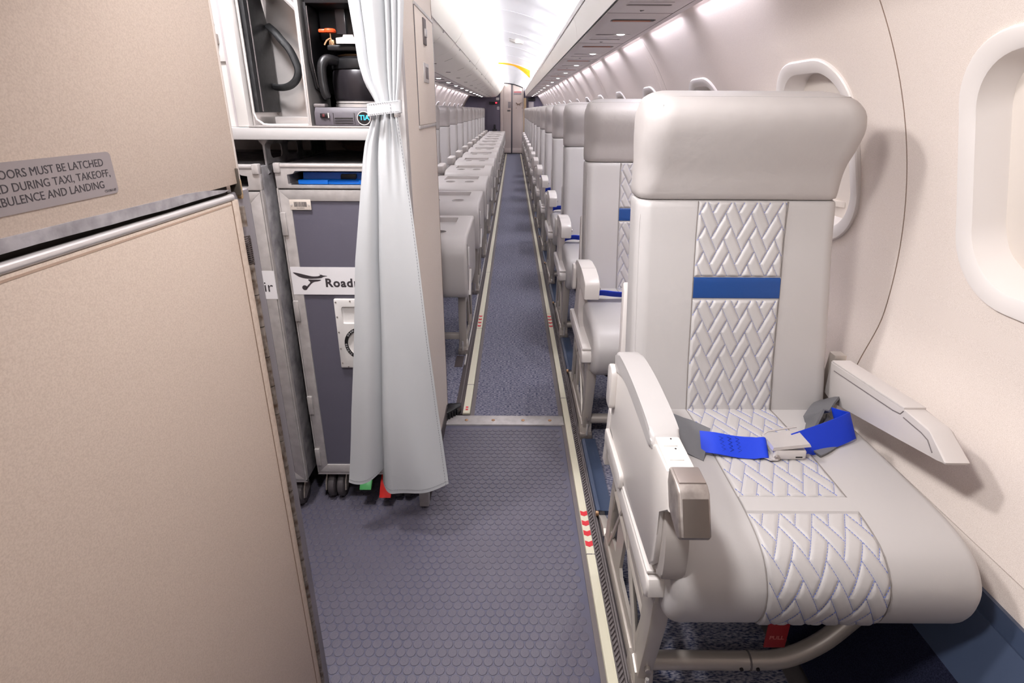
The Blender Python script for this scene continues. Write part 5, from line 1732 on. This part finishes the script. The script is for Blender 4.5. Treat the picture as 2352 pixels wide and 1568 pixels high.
ed = [r[-5] for r in rows]
part('edge_stitching', run_stitch([(p[0], p[1] - 0.0012, p[2]) for p in ed[::2]], 0.003, 0.0035), THREAD, lo_)
hm = rows[1]
part('hem_stitching', run_stitch([(p[0], p[1] - 0.0012, p[2] + 0.002) for p in hm[::2]], 0.004, 0.0025), THREAD, lo_)
ed = [r[int(120 * 0.62)] for r in curtain_rows(lambda z: (uL(z), uR(z)), ufold, 1.20, 1.82, 50, 120, 1.232)]
part('edge_stitching', run_stitch([(p[0], p[1] - 0.0012, p[2]) for p in ed], 0.003, 0.0045), THREAD, up)
tp_ = smooth_path([(-0.292, 1.250, 1.158), (-0.3085, 1.226, 1.1565), (-0.3075, 1.203, 1.1570), (-0.285, 1.1955, 1.1600), (-0.262, 1.1965, 1.1625), (-0.2445, 1.2005, 1.1645), (-0.2400, 1.206, 1.1650), (-0.244, 1.232, 1.164), (-0.262, 1.285, 1.162)], 5)
tb = part('tieback', G().ribbon(tp_, [(0.0, 0.0, 0.0125)] * len(tp_), 0.004), CURT, ct)
for dz in (-0.0098, 0.0098):
    part('tieback_stitching', run_stitch([(p[0], p[1] - 0.0026, p[2] + dz) for p in tp_[8:28]], 0.003, 0.002), THREAD, tb)
part('tieback_stitching', run_stitch([(-0.2585, 1.1945, 1.153), (-0.2585, 1.1945, 1.172)], 0.003, 0.002), THREAD, tb)
part('tieback_snap', G().box(-0.256, -0.247, 1.212, 1.24, 1.142, 1.152, 0.002), STEELW, tb)
part('curtain_rail', G().cyl((-0.60, 1.232, 1.822), (-0.20, 1.232, 1.822), 0.007, 10), ALU, ct)

# ------------------------------------------------------------------ beige cabinet beside the viewer
cb = thing('beige_cabinet', (-0.62, 0.1, 0.0), 'beige laminate cabinet with warning placard at the left edge', 'cabinet')
XC = -0.360
part('carcass', G().box(-0.90, XC - 0.022, -1.20, 0.735, 0.02, 1.575), BEIGE, cb)
upd = part('upper_door', G().box(XC - 0.020, XC, -1.15, 0.712, 1.0665, 1.572, 0.0012), BEIGE, cb, 'beige upper cabinet door')
part('door_edge', G().box(XC - 0.021, XC + 0.0006, 0.7105, 0.7155, 1.0665, 1.572, 0.001), M('pale_door_edge', (206, 194, 186), 0.5), upd)
lod = part('lower_door', G().box(XC - 0.020, XC, -1.15, 0.690, 0.04, 1.0475, 0.0012), BEIGE, cb, 'beige lower cabinet door')
part('door_edge', G().box(XC - 0.021, XC + 0.0008, 0.684, 0.6995, 0.04, 1.0475, 0.001), M('worn_door_edge', (196, 178, 164), 0.5, spk=(160, (184, 165, 150), 0.35, 0.6)), lod)
part('door_groove', G().box(XC - 0.002, XC + 0.0004, 0.6825, 0.6840, 0.04, 1.0475), RUST, lod)
# scuffed bumper strip, ragged lower edge, dark gap, rod
n_ = 46
tops, bots = [], []
for i in range(n_ + 1):
    y = -1.15 + (0.668 + 1.15) * i / n_
    tz = 1.0740 - 0.0045 * max(0, (y - 0.2) / 0.45) + (0.0018 if y > 0.62 else 0)
    if 0.628 < y < 0.645:
        tz -= 0.003
    tops.append((y, tz + random.uniform(-0.0003, 0.0003)))
    bots.append((y, 1.0618 - 0.0015 * max(0, (y - 0.3) / 0.4) + random.uniform(-0.0012, 0.0010)))
tops[-1] = (tops[-1][0] + 0.012, 1.0620)
part('scuffed_strip', G().prism(tops + list(reversed(bots)), 'x', XC - 0.012, XC + 0.0016), M('scuffed_strip_metal', (176, 171, 174), 0.5, 0.3, spk=(55, (140, 135, 138), 0.3, 0.65), bump=(140, 0.4, 0.002)), cb, 'scuffed grey metal strip')
part('gap_back', G().box(XC - 0.030, XC - 0.012, -1.15, 0.700, 1.045, 1.075), M('gap_brown', (44, 34, 30), 0.7), cb)
part('door_rod', G().cyl((XC - 0.003, -1.15, 1.0515), (XC - 0.003, 0.690, 1.0515), 0.0046, 14), STEELW, cb, 'bright metal rod along the lower door')
part('rod_shadow_line', G().box(XC - 0.001, XC + 0.0003, -1.15, 0.684, 1.0425, 1.0445), M('rod_shade', (176, 150, 132), 0.6), lod)  # darker line paints the rod's shade onto the lower door
# hinge post
part('hinge_post', G().box(XC - 0.040, XC - 0.004, 0.700, 0.7420, 0.02, 1.056, 0.002), M('post_metal', (138, 132, 136), 0.45, 0.5), cb)
part('upper_clip', G().box(XC - 0.010, XC + 0.0025, 0.7050, 0.7090, 1.052, 1.086, 0.0008), M('clip_metal', (92, 84, 76), 0.5, 0.6), cb)
part('rust_patch', G().box(XC - 0.008, XC + 0.0012, 0.709, 0.716, 1.046, 1.072, 0.002), M('rust_patch', (176, 158, 132), 0.6, spk=(220, (140, 110, 72), 0.4, 0.6)), cb)
z = 0.05
k = 0
KNM = M('hinge_knuckle', (150, 140, 132), 0.4, 0.6, spk=(90, (96, 78, 64), 0.32, 0.6))
while z < 1.035:
    z2 = min(z + 0.048, 1.038)
    if not (0.958 < (z + z2) / 2 < 0.998):
        part('hinge_knuckle', G().cyl((XC + 0.0005, 0.7035, z + 0.0008), (XC + 0.0005, 0.7035, z2 - 0.0006), 0.0048, 10), KNM, cb)
    z = z2
sp_ = [(XC + 0.0005 + 0.0050 * math.cos(a), 0.7035 + 0.0050 * math.sin(a), 0.958 + 0.040 * a / (2 * math.pi * 14)) for a in [2 * math.pi * 14 * i / 168 for i in range(169)]]
part('hinge_spring', G().tube(sp_, 0.0011, 5), M('spring_steel', (84, 74, 72), 0.45, 0.6), cb)
# placard
pcd = part('placard', G().prism(rrect(0.235, 0.4900, 1.0865, 1.1225, 0.004, 3), 'x', XC - 0.001, XC + 0.0008), PLAC, upd, 'grey warning placard')


def onp_(u, v, w_):
    return (XC + 0.0009 + w_, u, v)


for txt, yr, zb_ in (('DOORS MUST BE LATCHED', 0.4795, 1.1112), ('CLOSED DURING TAXI, TAKEOFF,', 0.4845, 1.1018), ('TURBULENCE AND LANDING', 0.4745, 1.0928)):
    part('placard_lettering', text_g(txt, 0.0088, lambda u, v, w_: onp_(yr + u, zb_ + v, w_), 'RIGHT', ext=0.0001), INK, pcd)
part('placard_lettering', text_g('CD1061-EF', 0.0030, lambda u, v, w_: onp_(0.4872 + u, 1.0888 + v, w_), 'RIGHT', ext=0.0001), INK, pcd)
